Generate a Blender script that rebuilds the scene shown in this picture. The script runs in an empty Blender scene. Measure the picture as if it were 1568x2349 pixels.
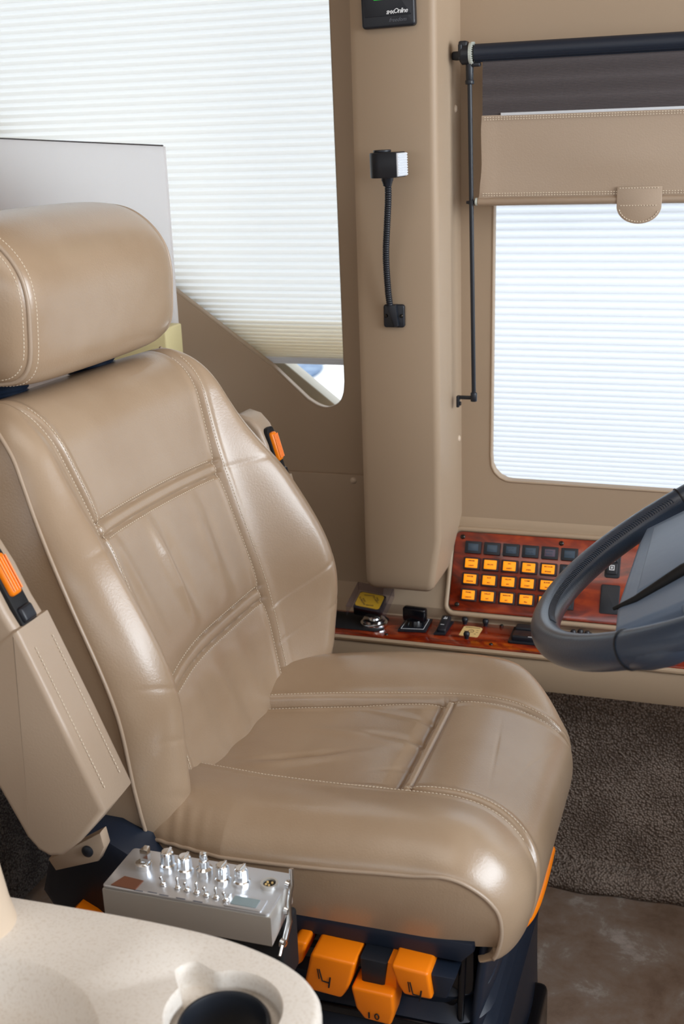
import bpy, bmesh, math, random
from mathutils import Vector, Matrix
random.seed(4)
S = bpy.context.scene
COL = S.collection
R = math.radians

# ------------------------------------------------------------------ camera
def make_camera():
    p, r, y = R(17.80), R(-2.029), R(18.813)
    fwd = Vector((-math.sin(y)*math.cos(p), math.cos(y)*math.cos(p), -math.sin(p)))
    right = Vector((math.cos(y), math.sin(y), 0))
    up = right.cross(fwd)
    r2 = right*math.cos(r) + up*math.sin(r)
    u2 = -right*math.sin(r) + up*math.cos(r)
    m = Matrix((r2, u2, -fwd)).transposed().to_4x4()
    m.translation = Vector((0, 0, 1.28))
    cd = bpy.data.cameras.new('camera')
    cam = bpy.data.objects.new('camera', cd); COL.objects.link(cam)
    cam.matrix_world = m
    cd.sensor_fit = 'VERTICAL'; cd.sensor_height = 36; cd.sensor_width = 24
    cd.lens = 2750/2349*36
    cd.clip_start = .02
    cd.dof.use_dof = True; cd.dof.focus_distance = 1.50; cd.dof.aperture_fstop = 7.5
    S.camera = cam
make_camera()

# ------------------------------------------------------------------ world and light
W = bpy.data.worlds.new('sky'); S.world = W; W.use_nodes = True
wn = W.node_tree.nodes; wl = W.node_tree.links
bg = wn['Background']
tc = wn.new('ShaderNodeTexCoord'); sp = wn.new('ShaderNodeSeparateXYZ')
mr = wn.new('ShaderNodeMapRange'); mr.inputs[1].default_value = -.25; mr.inputs[2].default_value = .5
mx = wn.new('ShaderNodeMix'); mx.data_type = 'RGBA'
mx.inputs[6].default_value = (.98, .96, .93, 1); mx.inputs[7].default_value = (.80, .90, 1.0, 1)
wl.new(tc.outputs['Generated'], sp.inputs[0]); wl.new(sp.outputs[2], mr.inputs[0])
wl.new(mr.outputs[0], mx.inputs[0]); wl.new(mx.outputs[2], bg.inputs[0])
bg.inputs[1].default_value = 2.6

def area(name, loc, direction, sx, sy, power, col):
    l = bpy.data.lights.new(name, 'AREA'); l.shape = 'RECTANGLE'; l.size = sx; l.size_y = sy
    l.energy = power; l.color = col
    o = bpy.data.objects.new(name, l); COL.objects.link(o)
    o.location = loc; o.rotation_euler = Vector(direction).to_track_quat('-Z', 'Y').to_euler()
    return o
# daylight entering by the windshield (front, +X), by the entry side windows behind the camera; plus an added overhead fill for floor and tray
area('windshield_daylight', (1.62, .85, 1.48), (-1, .05, -.12), 1.7, .85, 52, (.86, .93, 1.0))
area('door_window_daylight', (.3, -1.38, 1.45), (-.1, 1, -.12), 1.6, .6, 1.1, (1.0, .97, .93))
area('overhead_fill_light', (-.3, .3, 2.02), (0, .1, -1), 1.2, .9, 5.4, (1.0, .95, .88))
S.view_settings.view_transform = 'Standard'; S.view_settings.look = 'None'
S.view_settings.gamma = 1; S.view_settings.exposure = 0.0
S.view_settings.use_curve_mapping = False

# ------------------------------------------------------------------ materials
def lin(c):
    c = c/255
    return c/12.92 if c <= .04045 else ((c+.055)/1.055)**2.4
def rgb(r, g, b): return (lin(r), lin(g), lin(b), 1)
def mat(name, col, rough=.5, metal=0, spec=.5, bump=None, vary=None, trans=0, ior=1.45, emis=None, coat=0):
    """bump=(scale,strength,distance)  vary=(scale,second colour,contrast lo,hi)"""
    m = bpy.data.materials.new(name); m.use_nodes = True
    nt = m.node_tree; b = nt.nodes['Principled BSDF']
    b.inputs['Base Color'].default_value = col
    b.inputs['Roughness'].default_value = rough; b.inputs['Metallic'].default_value = metal
    b.inputs['Specular IOR Level'].default_value = spec; b.inputs['IOR'].default_value = ior
    b.inputs['Transmission Weight'].default_value = trans
    b.inputs['Coat Weight'].default_value = coat; b.inputs['Coat Roughness'].default_value = .22
    t = nt.nodes.new('ShaderNodeTexCoord')
    if emis:
        b.inputs['Emission Color'].default_value = emis[0]; b.inputs['Emission Strength'].default_value = emis[1]
    if bump:
        n = nt.nodes.new('ShaderNodeTexNoise'); n.inputs['Scale'].default_value = bump[0]; n.inputs['Detail'].default_value = 5
        bp = nt.nodes.new('ShaderNodeBump'); bp.inputs['Strength'].default_value = bump[1]; bp.inputs['Distance'].default_value = bump[2]
        nt.links.new(t.outputs['Object'], n.inputs['Vector']); nt.links.new(n.outputs['Fac'], bp.inputs['Height'])
        nt.links.new(bp.outputs[0], b.inputs['Normal'])
    if vary:
        n = nt.nodes.new('ShaderNodeTexNoise'); n.inputs['Scale'].default_value = vary[0]; n.inputs['Detail'].default_value = 4
        r_ = nt.nodes.new('ShaderNodeMapRange'); r_.inputs[1].default_value = vary[2]; r_.inputs[2].default_value = vary[3]
        x = nt.nodes.new('ShaderNodeMix'); x.data_type = 'RGBA'
        x.inputs[6].default_value = col; x.inputs[7].default_value = vary[1]
        nt.links.new(t.outputs['Object'], n.inputs['Vector']); nt.links.new(n.outputs['Fac'], r_.inputs[0])
        nt.links.new(r_.outputs[0], x.inputs[0]); nt.links.new(x.outputs[2], b.inputs['Base Color'])
    return m
M = {}
M['leather'] = mat('beige_leather', rgb(167, 144, 120), .30, spec=.85, coat=.2, bump=(420, .10, .002), vary=(9, rgb(158, 134, 109), .4, .7))
M['leather_side'] = mat('beige_vinyl', rgb(170, 150, 130), .38, spec=.7, bump=(420, .10, .002))
M['thread'] = mat('cream_thread', rgb(212, 198, 178), .7)
M['wall'] = mat('tan_wall_panel', rgb(166, 145, 122), .52, bump=(600, .06, .001))
M['wall_dark'] = mat('brown_wall_panel', rgb(150, 130, 108), .6, bump=(600, .08, .001))
M['dash'] = mat('tan_dash', rgb(166, 145, 121), .5, bump=(500, .08, .001))
M['black'] = mat('black_plastic', rgb(26, 30, 38), .38, bump=(700, .08, .001))
M['black_gloss'] = mat('glossy_black_plastic', rgb(14, 15, 20), .2)
M['blackmatt'] = mat('matt_black', rgb(15, 16, 20), .7)
M['navy'] = mat('blue_black_rubber', rgb(24, 34, 50), .42, bump=(300, .1, .001))
M['tube'] = mat('black_roller_tube', rgb(30, 38, 52), .45)
M['orange'] = mat('orange_plastic', rgb(245, 130, 8), .35)
M['emissive'] = mat('emissive_amber_lens', rgb(240, 140, 10), .4, emis=(rgb(255, 152, 8), .55))  # amber caps given a weak emission of their own
M['legend'] = mat('black_legend', rgb(60, 34, 10), .6)
M['white_ink'] = mat('white_ink', rgb(225, 228, 232), .6)
M['grey_ink'] = mat('grey_ink', rgb(95, 98, 108), .6)
M['dead_lens'] = mat('unlit_lens', rgb(50, 68, 84), .3)
M['dead_text'] = mat('unlit_legend', rgb(72, 88, 108), .5)
M['violet_lens'] = mat('unlit_violet_lens', rgb(84, 72, 88), .3)
M['bezel'] = mat('brown_black_bezel', rgb(38, 24, 28), .4)
M['screw'] = mat('dark_screw', rgb(60, 56, 52), .3, metal=.8)
M['chrome'] = mat('chrome', (.82, .85, .88, 1), .14, metal=1)
M['steel'] = mat('brushed_steel', (.66, .65, .62, 1), .42, metal=.75)
M['faceplate'] = mat('silver_face_plate', (.70, .73, .78, 1), .34, metal=.75)
M['lcd'] = mat('grey_display', rgb(128, 145, 150), .2)
M['copper'] = mat('brown_label', rgb(110, 70, 52), .4)
M['cream'] = mat('speckled_cream_tray', rgb(224, 217, 208), .5, vary=(360, rgb(212, 202, 190), .5, .7))
M['cream_post'] = mat('cream_plastic', rgb(205, 186, 164), .5)
M['yellow'] = mat('yellow_label', rgb(250, 206, 4), .5)
M['yellowcream'] = mat('pale_yellow_foam', rgb(214, 200, 150), .6)
M['dark_edge'] = mat('dark_edge_strip', rgb(60, 52, 54), .5)
def clear_mat():
    m = bpy.data.materials.new('thin_clear_plastic'); m.use_nodes = True
    nt = m.node_tree; out = nt.nodes['Material Output']; b = nt.nodes['Principled BSDF']
    b.inputs['Base Color'].default_value = rgb(96, 90, 98); b.inputs['Roughness'].default_value = .12
    tr = nt.nodes.new('ShaderNodeBsdfTransparent'); tr.inputs[0].default_value = (.92, .90, .92, 1)
    x = nt.nodes.new('ShaderNodeMixShader'); x.inputs[0].default_value = .90
    nt.links.new(b.outputs[0], x.inputs[1]); nt.links.new(tr.outputs[0], x.inputs[2]); nt.links.new(x.outputs[0], out.inputs[0])
    return m
M['smoke'] = clear_mat()
M['mesh'] = mat('charcoal_mesh_fabric', rgb(92, 86, 88), .8)
M['white_rail'] = mat('white_rail', rgb(214, 220, 228), .4)
M['ring'] = mat('pale_ring', rgb(190, 198, 192), .5)
M['metal_trim'] = mat('tan_metal_trim', rgb(150, 142, 126), .35, metal=.3)
M['amber_decal'] = mat('beige_decal', rgb(226, 196, 134), .5)
M['green'] = mat('green_led', rgb(20, 160, 40), .4, emis=(rgb(20, 190, 50), .5))
M['wheel_pad'] = mat('grey_wheel_pad', rgb(112, 132, 160), .38, bump=(60, .12, .002))
M['wheel_leather'] = mat('black_wheel_leather', rgb(52, 66, 86), .28, spec=.8, bump=(500, .15, .002))
M['ground'] = mat('pale_pavement', rgb(235, 232, 228), .8, vary=(1.2, rgb(225, 220, 215), .4, .6))
M['bluepatch'] = mat('mottled_blue', rgb(60, 88, 120), .5, vary=(9, rgb(110, 130, 150), .45, .65))
M['glass'] = mat('clear_glass', (1, 1, 1, 1), .02, trans=1, ior=1.02, spec=.1)

# wood veneer: glossy red burl
def wood_mat():
    m = bpy.data.materials.new('red_burl_wood'); m.use_nodes = True
    nt = m.node_tree; b = nt.nodes['Principled BSDF']
    t = nt.nodes.new('ShaderNodeTexCoord'); mp = nt.nodes.new('ShaderNodeMapping')
    mp.inputs['Scale'].default_value = (1.0, 3.0, 3.0)
    n = nt.nodes.new('ShaderNodeTexNoise'); n.inputs['Scale'].default_value = 14; n.inputs['Detail'].default_value = 6; n.inputs['Distortion'].default_value = 1.6
    c = nt.nodes.new('ShaderNodeValToRGB')
    e = c.color_ramp.elements
    e[0].position = .25; e[0].color = rgb(66, 18, 10); e[1].position = .8; e[1].color = rgb(178, 68, 16)
    k = e.new(.5); k.color = rgb(128, 36, 10)
    nt.links.new(t.outputs['Object'], mp.inputs[0]); nt.links.new(mp.outputs[0], n.inputs['Vector'])
    nt.links.new(n.outputs['Fac'], c.inputs[0]); nt.links.new(c.outputs[0], b.inputs['Base Color'])
    b.inputs['Roughness'].default_value = .22; b.inputs['Coat Weight'].default_value = .6; b.inputs['Coat Roughness'].default_value = .06
    return m
M['wood'] = wood_mat()

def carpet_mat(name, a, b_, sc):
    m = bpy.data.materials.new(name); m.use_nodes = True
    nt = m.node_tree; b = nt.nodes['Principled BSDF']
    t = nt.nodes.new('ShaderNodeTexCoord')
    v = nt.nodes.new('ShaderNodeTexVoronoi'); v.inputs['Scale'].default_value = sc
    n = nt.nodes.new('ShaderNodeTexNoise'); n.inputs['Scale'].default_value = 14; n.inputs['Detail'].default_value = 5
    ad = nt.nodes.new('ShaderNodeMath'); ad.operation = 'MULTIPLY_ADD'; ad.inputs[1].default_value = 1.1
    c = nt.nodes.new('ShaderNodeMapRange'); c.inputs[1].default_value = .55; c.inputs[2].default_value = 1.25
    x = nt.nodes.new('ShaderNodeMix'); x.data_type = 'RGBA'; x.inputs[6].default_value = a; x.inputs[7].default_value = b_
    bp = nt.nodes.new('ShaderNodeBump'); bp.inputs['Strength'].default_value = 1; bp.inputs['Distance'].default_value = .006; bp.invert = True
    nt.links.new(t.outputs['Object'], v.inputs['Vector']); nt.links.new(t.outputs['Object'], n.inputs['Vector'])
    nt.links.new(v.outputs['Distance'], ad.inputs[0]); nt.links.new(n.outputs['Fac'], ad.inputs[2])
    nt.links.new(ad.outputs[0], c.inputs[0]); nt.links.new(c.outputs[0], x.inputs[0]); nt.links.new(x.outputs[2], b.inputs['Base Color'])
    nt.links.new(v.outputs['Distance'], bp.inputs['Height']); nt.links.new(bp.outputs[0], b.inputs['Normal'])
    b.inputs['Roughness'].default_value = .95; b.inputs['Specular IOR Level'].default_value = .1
    return m
M['carpet'] = carpet_mat('grey_brown_carpet', rgb(206, 190, 178), rgb(128, 114, 104), 250)
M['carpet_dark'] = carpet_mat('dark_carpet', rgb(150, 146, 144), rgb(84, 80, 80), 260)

def stone_mat():
    m = bpy.data.materials.new('mottled_stone_vinyl'); m.use_nodes = True
    nt = m.node_tree; b = nt.nodes['Principled BSDF']
    t = nt.nodes.new('ShaderNodeTexCoord')
    n = nt.nodes.new('ShaderNodeTexNoise'); n.inputs['Scale'].default_value = 11; n.inputs['Detail'].default_value = 10; n.inputs['Roughness'].default_value = .7; n.inputs['Distortion'].default_value = .25
    c = nt.nodes.new('ShaderNodeValToRGB'); e = c.color_ramp.elements
    e[0].position = .34; e[0].color = rgb(134, 112, 96); e[1].position = .68; e[1].color = rgb(205, 192, 184)
    for p_, k_ in ((.44, rgb(150, 128, 112)), (.56, rgb(160, 144, 132)), (.60, rgb(178, 168, 160))): q = e.new(p_); q.color = k_
    nt.links.new(t.outputs['Object'], n.inputs['Vector']); nt.links.new(n.outputs['Fac'], c.inputs[0]); nt.links.new(c.outputs[0], b.inputs['Base Color'])
    b.inputs['Roughness'].default_value = .5
    return m
M['stone'] = stone_mat()

def shade_mat(name, col, tr, mixf=.55):
    m = bpy.data.materials.new(name); m.use_nodes = True
    nt = m.node_tree; b = nt.nodes['Principled BSDF']; out = nt.nodes['Material Output']
    b.inputs['Base Color'].default_value = col; b.inputs['Roughness'].default_value = .8
    tl = nt.nodes.new('ShaderNodeBsdfTranslucent'); tl.inputs[0].default_value = tr
    x = nt.nodes.new('ShaderNodeMixShader'); x.inputs[0].default_value = mixf
    nt.links.new(b.outputs[0], x.inputs[1]); nt.links.new(tl.outputs[0], x.inputs[2]); nt.links.new(x.outputs[0], out.inputs[0])
    return m
M['shade'] = shade_mat('pleated_cream_fabric', rgb(226, 212, 184), (.77, .80, .82, 1))
M['white_panel'] = shade_mat('white_translucent_panel', rgb(246, 244, 244), (.97, .96, .97, 1), .86)
M['shade3'] = shade_mat('stacked_cream_fabric', rgb(240, 222, 190), (.99, .94, .84, 1), .92)
M['shade2'] = shade_mat('pleated_white_fabric', rgb(226, 228, 230), (.79, .82, .86, 1))

# ------------------------------------------------------------------ object helpers
def link(name, me, m, parent=None, smooth=None):
    o = bpy.data.objects.new(name, me); COL.objects.link(o)
    if m is not None: me.materials.append(M[m])
    if smooth is not None:
        for p in me.polygons: p.use_smooth = True
        if smooth < 180:
            me.set_sharp_from_angle(angle=R(smooth))
    if parent is not None:
        o.parent = parent
        o.matrix_parent_inverse = ROOTM[parent.name].inverted()
    ROOTM[o.name] = Matrix.Identity(4)
    return o
ROOTM = {}
def thing(name, loc, label, cat, group=None):
    o = bpy.data.objects.new(name, None); COL.objects.link(o); o.location = loc
    o.empty_display_size = .05
    ROOTM[o.name] = Matrix.Translation(Vector(loc))
    o['label'] = label; o['category'] = cat
    if group: o['group'] = group
    return o
def tag(o, label, cat, group=None):
    o['label'] = label; o['category'] = cat
    if group: o['group'] = group
    return o
def struct(o, label=None, cat=None):
    o['kind'] = 'structure'
    if label: o['label'] = label
    if cat: o['category'] = cat
    return o
def pyd(name, v, f, m, parent=None, smooth=40):
    me = bpy.data.meshes.new(name); me.from_pydata([tuple(a) for a in v], [], f); me.update()
    return link(name, me, m, parent, smooth)
def bmo(name, bm, m, parent=None, smooth=40):
    bmesh.ops.recalc_face_normals(bm, faces=bm.faces)
    me = bpy.data.meshes.new(name); bm.to_mesh(me); bm.free()
    return link(name, me, m, parent, smooth)
def frame(o, x, y):
    x = Vector(x).normalized(); y = Vector(y); y = (y - x*y.dot(x)).normalized(); z = x.cross(y)
    m = Matrix((x, y, z)).transposed().to_4x4(); m.translation = Vector(o); return m
I4 = Matrix.Identity(4)
def add_box(bm, c, s, bev=0, mtx=I4, seg=3):
    t = bmesh.new(); bmesh.ops.create_cube(t, size=1)
    bmesh.ops.scale(t, vec=Vector(s), verts=t.verts)
    if bev: bmesh.ops.bevel(t, geom=t.edges[:], offset=bev, segments=seg, profile=.5, affect='EDGES')
    bmesh.ops.translate(t, vec=Vector(c), verts=t.verts); bmesh.ops.transform(t, matrix=mtx, verts=t.verts)
    merge(bm, t)
def merge(bm, t):
    me = bpy.data.meshes.new('tmp'); t.to_mesh(me); t.free(); bm.from_mesh(me); bpy.data.meshes.remove(me)
def add_prism(bm, pts, z0, z1, mtx=I4, bev=0, seg=3, vb=0):
    """pts: 2-D outline in the frame's xy; extruded z0..z1; bev rounds the rims"""
    t = bmesh.new()
    vs = [t.verts.new((p[0], p[1], z0)) for p in pts]
    f = t.faces.new(vs)
    r = bmesh.ops.extrude_face_region(t, geom=[f])
    up = [v for v in r['geom'] if isinstance(v, bmesh.types.BMVert)]
    bmesh.ops.translate(t, vec=(0, 0, z1-z0), verts=up)
    bmesh.ops.recalc_face_normals(t, faces=t.faces)
    if bev:
        es = [e for e in t.edges if abs(e.verts[0].co.z-e.verts[1].co.z) < 1e-9]
        if vb: es = t.edges[:]
        bmesh.ops.bevel(t, geom=es, offset=bev, segments=seg, profile=.5, affect='EDGES')
    bmesh.ops.transform(t, matrix=mtx, verts=t.verts); merge(bm, t)
def rrect(x0, y0, x1, y1, r, n=6):
    out = []
    for cx, cy, a in ((x1-r, y1-r, 0), (x0+r, y1-r, 90), (x0+r, y0+r, 180), (x1-r, y0+r, 270)):
        for k in range(n+1):
            t = R(a+90*k/n); out.append((cx+r*math.cos(t), cy+r*math.sin(t)))
    return out
def circ(cx, cy, r, n=32): return [(cx+r*math.cos(2*math.pi*k/n), cy+r*math.sin(2*math.pi*k/n)) for k in range(n)]
def add_cyl(bm, p0, p1, r0, r1=None, n=24, bev=0):
    if r1 is None: r1 = r0
    p0 = Vector(p0); p1 = Vector(p1); d = p1-p0; L = d.length
    if bev: add_lathe(bm, [(0, 0), (r0-bev, 0), (r0-bev*.3, bev*.3), (r0, bev), (r1, L-bev), (r1-bev*.3, L-bev*.3), (r1-bev, L), (0, L)], p0, d, n)
    else: add_lathe(bm, [(0, 0), (r0, 0), (r1, L), (0, L)], p0, d, n)
def add_lathe(bm, prof, o, axis, n=32):
    q = Vector(axis).to_track_quat('Z', 'Y').to_matrix(); o = Vector(o); rings = []
    for r, z in prof:
        if r < 1e-7: rings.append([bm.verts.new(o+q@Vector((0, 0, z)))])
        else: rings.append([bm.verts.new(o+q@Vector((r*math.cos(2*math.pi*k/n), r*math.sin(2*math.pi*k/n), z))) for k in range(n)])
    for a, b in zip(rings, rings[1:]):
        for k in range(n):
            l = (k+1) % n
            if len(a) == 1 and len(b) == 1: continue
            if len(a) == 1: bm.faces.new((a[0], b[l], b[k]))
            elif len(b) == 1: bm.faces.new((a[k], a[l], b[0]))
            else: bm.faces.new((a[k], a[l], b[l], b[k]))
def add_tube(bm, pts, r, n=10, closed=False, cap=True):
    pts = [Vector(p) for p in pts]; N = len(pts); rings = []
    rad = r if callable(r) else (lambda k: r)
    up = None
    for i, p in enumerate(pts):
        if closed: t = (pts[(i+1) % N]-pts[i-1])
        else: t = pts[min(i+1, N-1)]-pts[max(i-1, 0)]
        t.normalize()
        if up is None: up = Vector((0, 0, 1)) if abs(t.z) < .9 else Vector((1, 0, 0))
        up = (up-t*up.dot(t)).normalized(); sd = t.cross(up)
        rings.append([bm.verts.new(p+(up*math.cos(2*math.pi*k/n)+sd*math.sin(2*math.pi*k/n))*rad(i)) for k in range(n)])
    for i in range(N if closed else N-1):
        a = rings[i]; b = rings[(i+1) % N]
        for k in range(n):
            l = (k+1) % n; bm.faces.new((a[k], a[l], b[l], b[k]))
    if cap and not closed: bm.faces.new(rings[0][::-1]); bm.faces.new(rings[-1])
def resample(pts, step):
    pts = [Vector(p) for p in pts]; out = [pts[0].copy()]; acc = 0
    for a, b in zip(pts, pts[1:]):
        L = (b-a).length
        if L < 1e-9: continue
        d = step-acc
        while d <= L: out.append(a+(b-a)*(d/L)); d += step
        acc = (acc+L) % step if False else L-(d-step)
    return out
def add_stitches(bm, pts, step=.0042, ln=.0028, r=.00055, off=None):
    p = resample(pts, step)
    for a, b in zip(p, p[1:]):
        t = (b-a).normalized(); c = (a+b)/2
        add_tube(bm, [c-t*ln/2, c-t*ln*.25, c+t*ln*.25, c+t*ln/2], lambda k: r*(.45 if k in (0, 3) else 1), 5)
def smooth_line(ctrl, n=12):
    """Catmull-Rom through control points (tuples of any length)"""
    P = [ctrl[0]]+list(ctrl)+[ctrl[-1]]; out = []
    for i in range(1, len(P)-2):
        for k in range(n):
            t = k/n; q = []
            for a, b, c, d in zip(P[i-1], P[i], P[i+1], P[i+2]):
                q.append(.5*(2*b+(c-a)*t+(2*a-5*b+4*c-d)*t*t+(3*b-a-3*c+d)*t**3))
            out.append(tuple(q))
    out.append(tuple(ctrl[-1])); return out
def interp(x, tab):
    if x <= tab[0][0]: return tab[0][1]
    for (a, u), (b, v) in zip(tab, tab[1:]):
        if x <= b:
            t = (x-a)/(b-a); t = t*t*(3-2*t); return u+(v-u)*t
    return tab[-1][1]
def ci(x, tab):
    if x <= tab[0][0]: return tab[0][1]
    if x >= tab[-1][0]: return tab[-1][1]
    n = len(tab)
    def sl_(i):
        if i == 0 or i == n-1: return 0 if n > 2 else 0
        return (tab[i+1][1]-tab[i-1][1])/(tab[i+1][0]-tab[i-1][0])
    for i in range(n-1):
        if x <= tab[i+1][0]:
            a, b = tab[i], tab[i+1]; h = b[0]-a[0]; t = (x-a[0])/h
            return (2*t**3-3*t*t+1)*a[1]+(t**3-2*t*t+t)*h*sl_(i)+(-2*t**3+3*t*t)*b[1]+(t**3-t*t)*h*sl_(i+1)
def g(x, c, w): return math.exp(-((x-c)/w)**2)
def clamp(x, a=0, b=1): return max(a, min(b, x))
def text(name, s, m, mtx, h, parent, shear=0, bold=0, align='CENTER', ext=.0001, space=1):
    cu = bpy.data.curves.new(name, 'FONT'); cu.body = s; cu.size = h; cu.align_x = align; cu.align_y = 'CENTER'
    cu.extrude = ext; cu.shear = shear; cu.offset = bold; cu.space_line = .9; cu.space_character = space; cu.resolution_u = 2
    o = bpy.data.objects.new(name, cu); COL.objects.link(o)
    dg = bpy.context.evaluated_depsgraph_get()
    me = bpy.data.meshes.new_from_object(o.evaluated_get(dg)); bpy.data.objects.remove(o)
    me.transform(mtx); return link(name, me, m, parent, None)

# ================================================================== THE SETTING
YW = 1.87
def wall_with_holes(name, outer, holes, depth, m, y=YW):
    bm = bmesh.new(); edges = []
    for loop in [outer]+holes:
        vs = [bm.verts.new((p[0], y, p[1])) for p in loop]
        edges += [bm.edges.new((vs[i], vs[(i+1) % len(vs)])) for i in range(len(vs))]
    bmesh.ops.triangle_fill(bm, edges=edges, use_beauty=True)
    r = bmesh.ops.extrude_face_region(bm, geom=bm.faces[:])
    bmesh.ops.translate(bm, vec=(0, depth, 0), verts=[v for v in r['geom'] if isinstance(v, bmesh.types.BMVert)])
    return bmo(name, bm, m, None, 30)
# window 1: slanted lower edge running down to a rounded tip by the pillar
w1 = smooth_line([(-.6235, .875), (-.6265, .853), (-.636, .836), (-.657, .8275), (-.675, .8305), (-.694, .841)], 6)
hole1 = [(-.629, 1.75), (-.6275, 1.464)]+w1+[(-.756, .897), (-.919, 1.017), (-1.239, 1.247), (-1.62, 1.52), (-1.66, 1.75)]
hole2 = [(.62, 1.352), (-.372, 1.352), (-.3745, 1.152), (-.377, .76)]+[(-.377+.034*(1-math.cos(R(a))), .752-.034*math.sin(R(a))) for a in (15, 35, 55, 75, 90)]+[(-.07, .7155), (.62, .711)]
wl_ = wall_with_holes('wall_left', [(-2.6, .40), (1.9, .40), (1.9, 2.15), (-2.6, 2.15)], [hole1, hole2], .022, 'wall')
struct(wl_)
# darker rear panel around the triangular window and below the seam
lowp = [(-2.55, .42), (-.552, .42), (-.552, 1.9), (-.60, 1.9)]
bm = bmesh.new(); add_box(bm, (-.35, YW+.012, .2), (4.5, .02, .42)); lw = bmo('trim_1', bm, 'carpet', None, 30); struct(lw)
# thin bright lining round the driver's window
def ring_tube(name, loop, y, r, m, parent=None):
    bm = bmesh.new(); add_tube(bm, [(p[0], y, p[1]) for p in loop], r, 8, closed=True); return bmo(name, bm, m, parent, 180)
o = ring_tube('trim_2', hole2, YW+.0005, .0020, 'wall'); struct(o)
o = ring_tube('trim_3', hole1, YW+.004, .003, 'wall_dark'); struct(o)
# lower panel below the seam on the rear part of the wall
bm = bmesh.new(); add_box(bm, (-1.6, YW-.004, .56), (2.1, .008, .312), .0015); o = bmo('trim_4', bm, 'wall', None, 30); struct(o)
# corner pillar
bm = bmesh.new()
pil = [(-.552, 1.90), (-.552, 1.735), (-.5495, 1.724), (-.540, 1.72)]+[(-.4365+.011*math.sin(R(a)), 1.731-.011*math.cos(R(a))) for a in (0, 15, 30, 45, 60, 75, 90)]+[(-.4255, 1.90)]
# bottom tapers in with a rounded chin
rows = [(2.15, 0, 0), (.66, 0, 0), (.63, 0, 0), (.60, 0, 0), (.583, .0006, .0005), (.576, .002, .002), (.571, .006, .005), (.569, .014, .012)]
vs = []
for z, ix, iy in rows:
    ring = []
    for x, y in pil:
        fx = -.4885; yy = y+(iy if y < 1.85 else 0)
        xx = x+(ix if x < fx else -ix-interp(z, [(.57, .0125), (.60, .0095), (.66, 0)]))
        ring.append(bm.verts.new((xx, yy, z)))
    vs.append(ring)
for a, b in zip(vs, vs[1:]):
    for k in range(len(pil)-1): bm.faces.new((a[k], a[k+1], b[k+1], b[k]))
bm.faces.new(vs[-1]); bm.faces.new(vs[0][::-1])
o = bmo('trim_5', bm, 'wall', None, 50); struct(o)
# other walls, floor and ceiling (rooms seen only through light and reflections)
def slab(name, c, s, m):
    bm = bmesh.new(); add_box(bm, c, s); o = bmo(name, bm, m, None, None); return struct(o)
slab('floor', (-.35, .25, -.02), (4.5, 3.4, .04), 'stone')
slab('ceiling', (-.35, .25, 2.17), (4.5, 3.4, .04), 'wall')
slab('wall_rear', (-2.62, .25, 1.05), (.04, 3.4, 2.3), 'wall')
slab('wall_right', (-.35, -1.47, .60), (4.5, .04, 1.2), 'wall')
slab('wall_front', (1.92, .25, .55), (.04, 3.4, 1.12), 'wall')
bm = bmesh.new()
add_prism(bm, [(1.95, 1.9), (1.95, -1.5), (1.88, -1.5), (1.88, 1.9)], 1.70, 2.17)
add_prism(bm, [(1.9, -1.5), (-2.6, -1.5), (-2.6, -1.45), (1.9, -1.45)], 1.72, 2.17)
struct(bmo('trim_6', bm, 'wall', None, None))
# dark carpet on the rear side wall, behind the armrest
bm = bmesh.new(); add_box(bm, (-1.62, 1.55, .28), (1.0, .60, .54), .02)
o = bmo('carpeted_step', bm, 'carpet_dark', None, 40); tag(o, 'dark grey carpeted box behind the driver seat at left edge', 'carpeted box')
# carpet pile in front of the lower wall: slightly wavy bottom edge laid on the floor
def wav(x): return .0015*math.sin(x*23)+.0008*math.sin(x*61+1)
vs = []; fs = []; nx, nz = 120, 26
for j in range(nz+1):
    for i in range(nx+1):
        x = -.75+1.7*i/nx; t = j/nz
        if t < .8: y = 1.846+.004*math.sin(x*9+t*5); z = .45-(.45-.035)*t/.8
        else:
            q = (t-.8)/.2; y = 1.846-.03*math.sin(q*math.pi/2)-q*wav(x)*3; z = .035-.033*q*q
        vs.append((x, y, z)); fs += []
for j in range(nz):
    for i in range(nx):
        a = j*(nx+1)+i; fs.append((a, a+nx+1, a+nx+2, a+1))
o = pyd('trim_7', vs, fs, 'carpet', None, 180); struct(o)
md = o.modifiers.new('thick', 'SOLIDIFY'); md.thickness = .008; md.offset = 1

# outside: pale pavement and a blue shape seen through the low corner of the rear window
bm = bmesh.new(); add_box(bm, (-2, 22, -1.22), (50, 38, .04)); o = bmo('ground', bm, 'ground', None, None); struct(o)
bm = bmesh.new(); add_prism(bm, smooth_line([(-4.95, 12.2), (-4.62, 11.62), (-4.36, 11.30), (-4.22, 11.55), (-4.25, 12.0), (-4.45, 12.5), (-4.75, 12.9), (-4.95, 12.2)], 5)[:-1], -1.2, -1.16, bev=.01)  # flat blue patch of irregular outline, mottled by noise
o = bmo('blue_ground_patch', bm, 'bluepatch', None, 40); tag(o, 'blue patch lying on the pale pavement seen through the low window corner', 'ground_patch')

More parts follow.
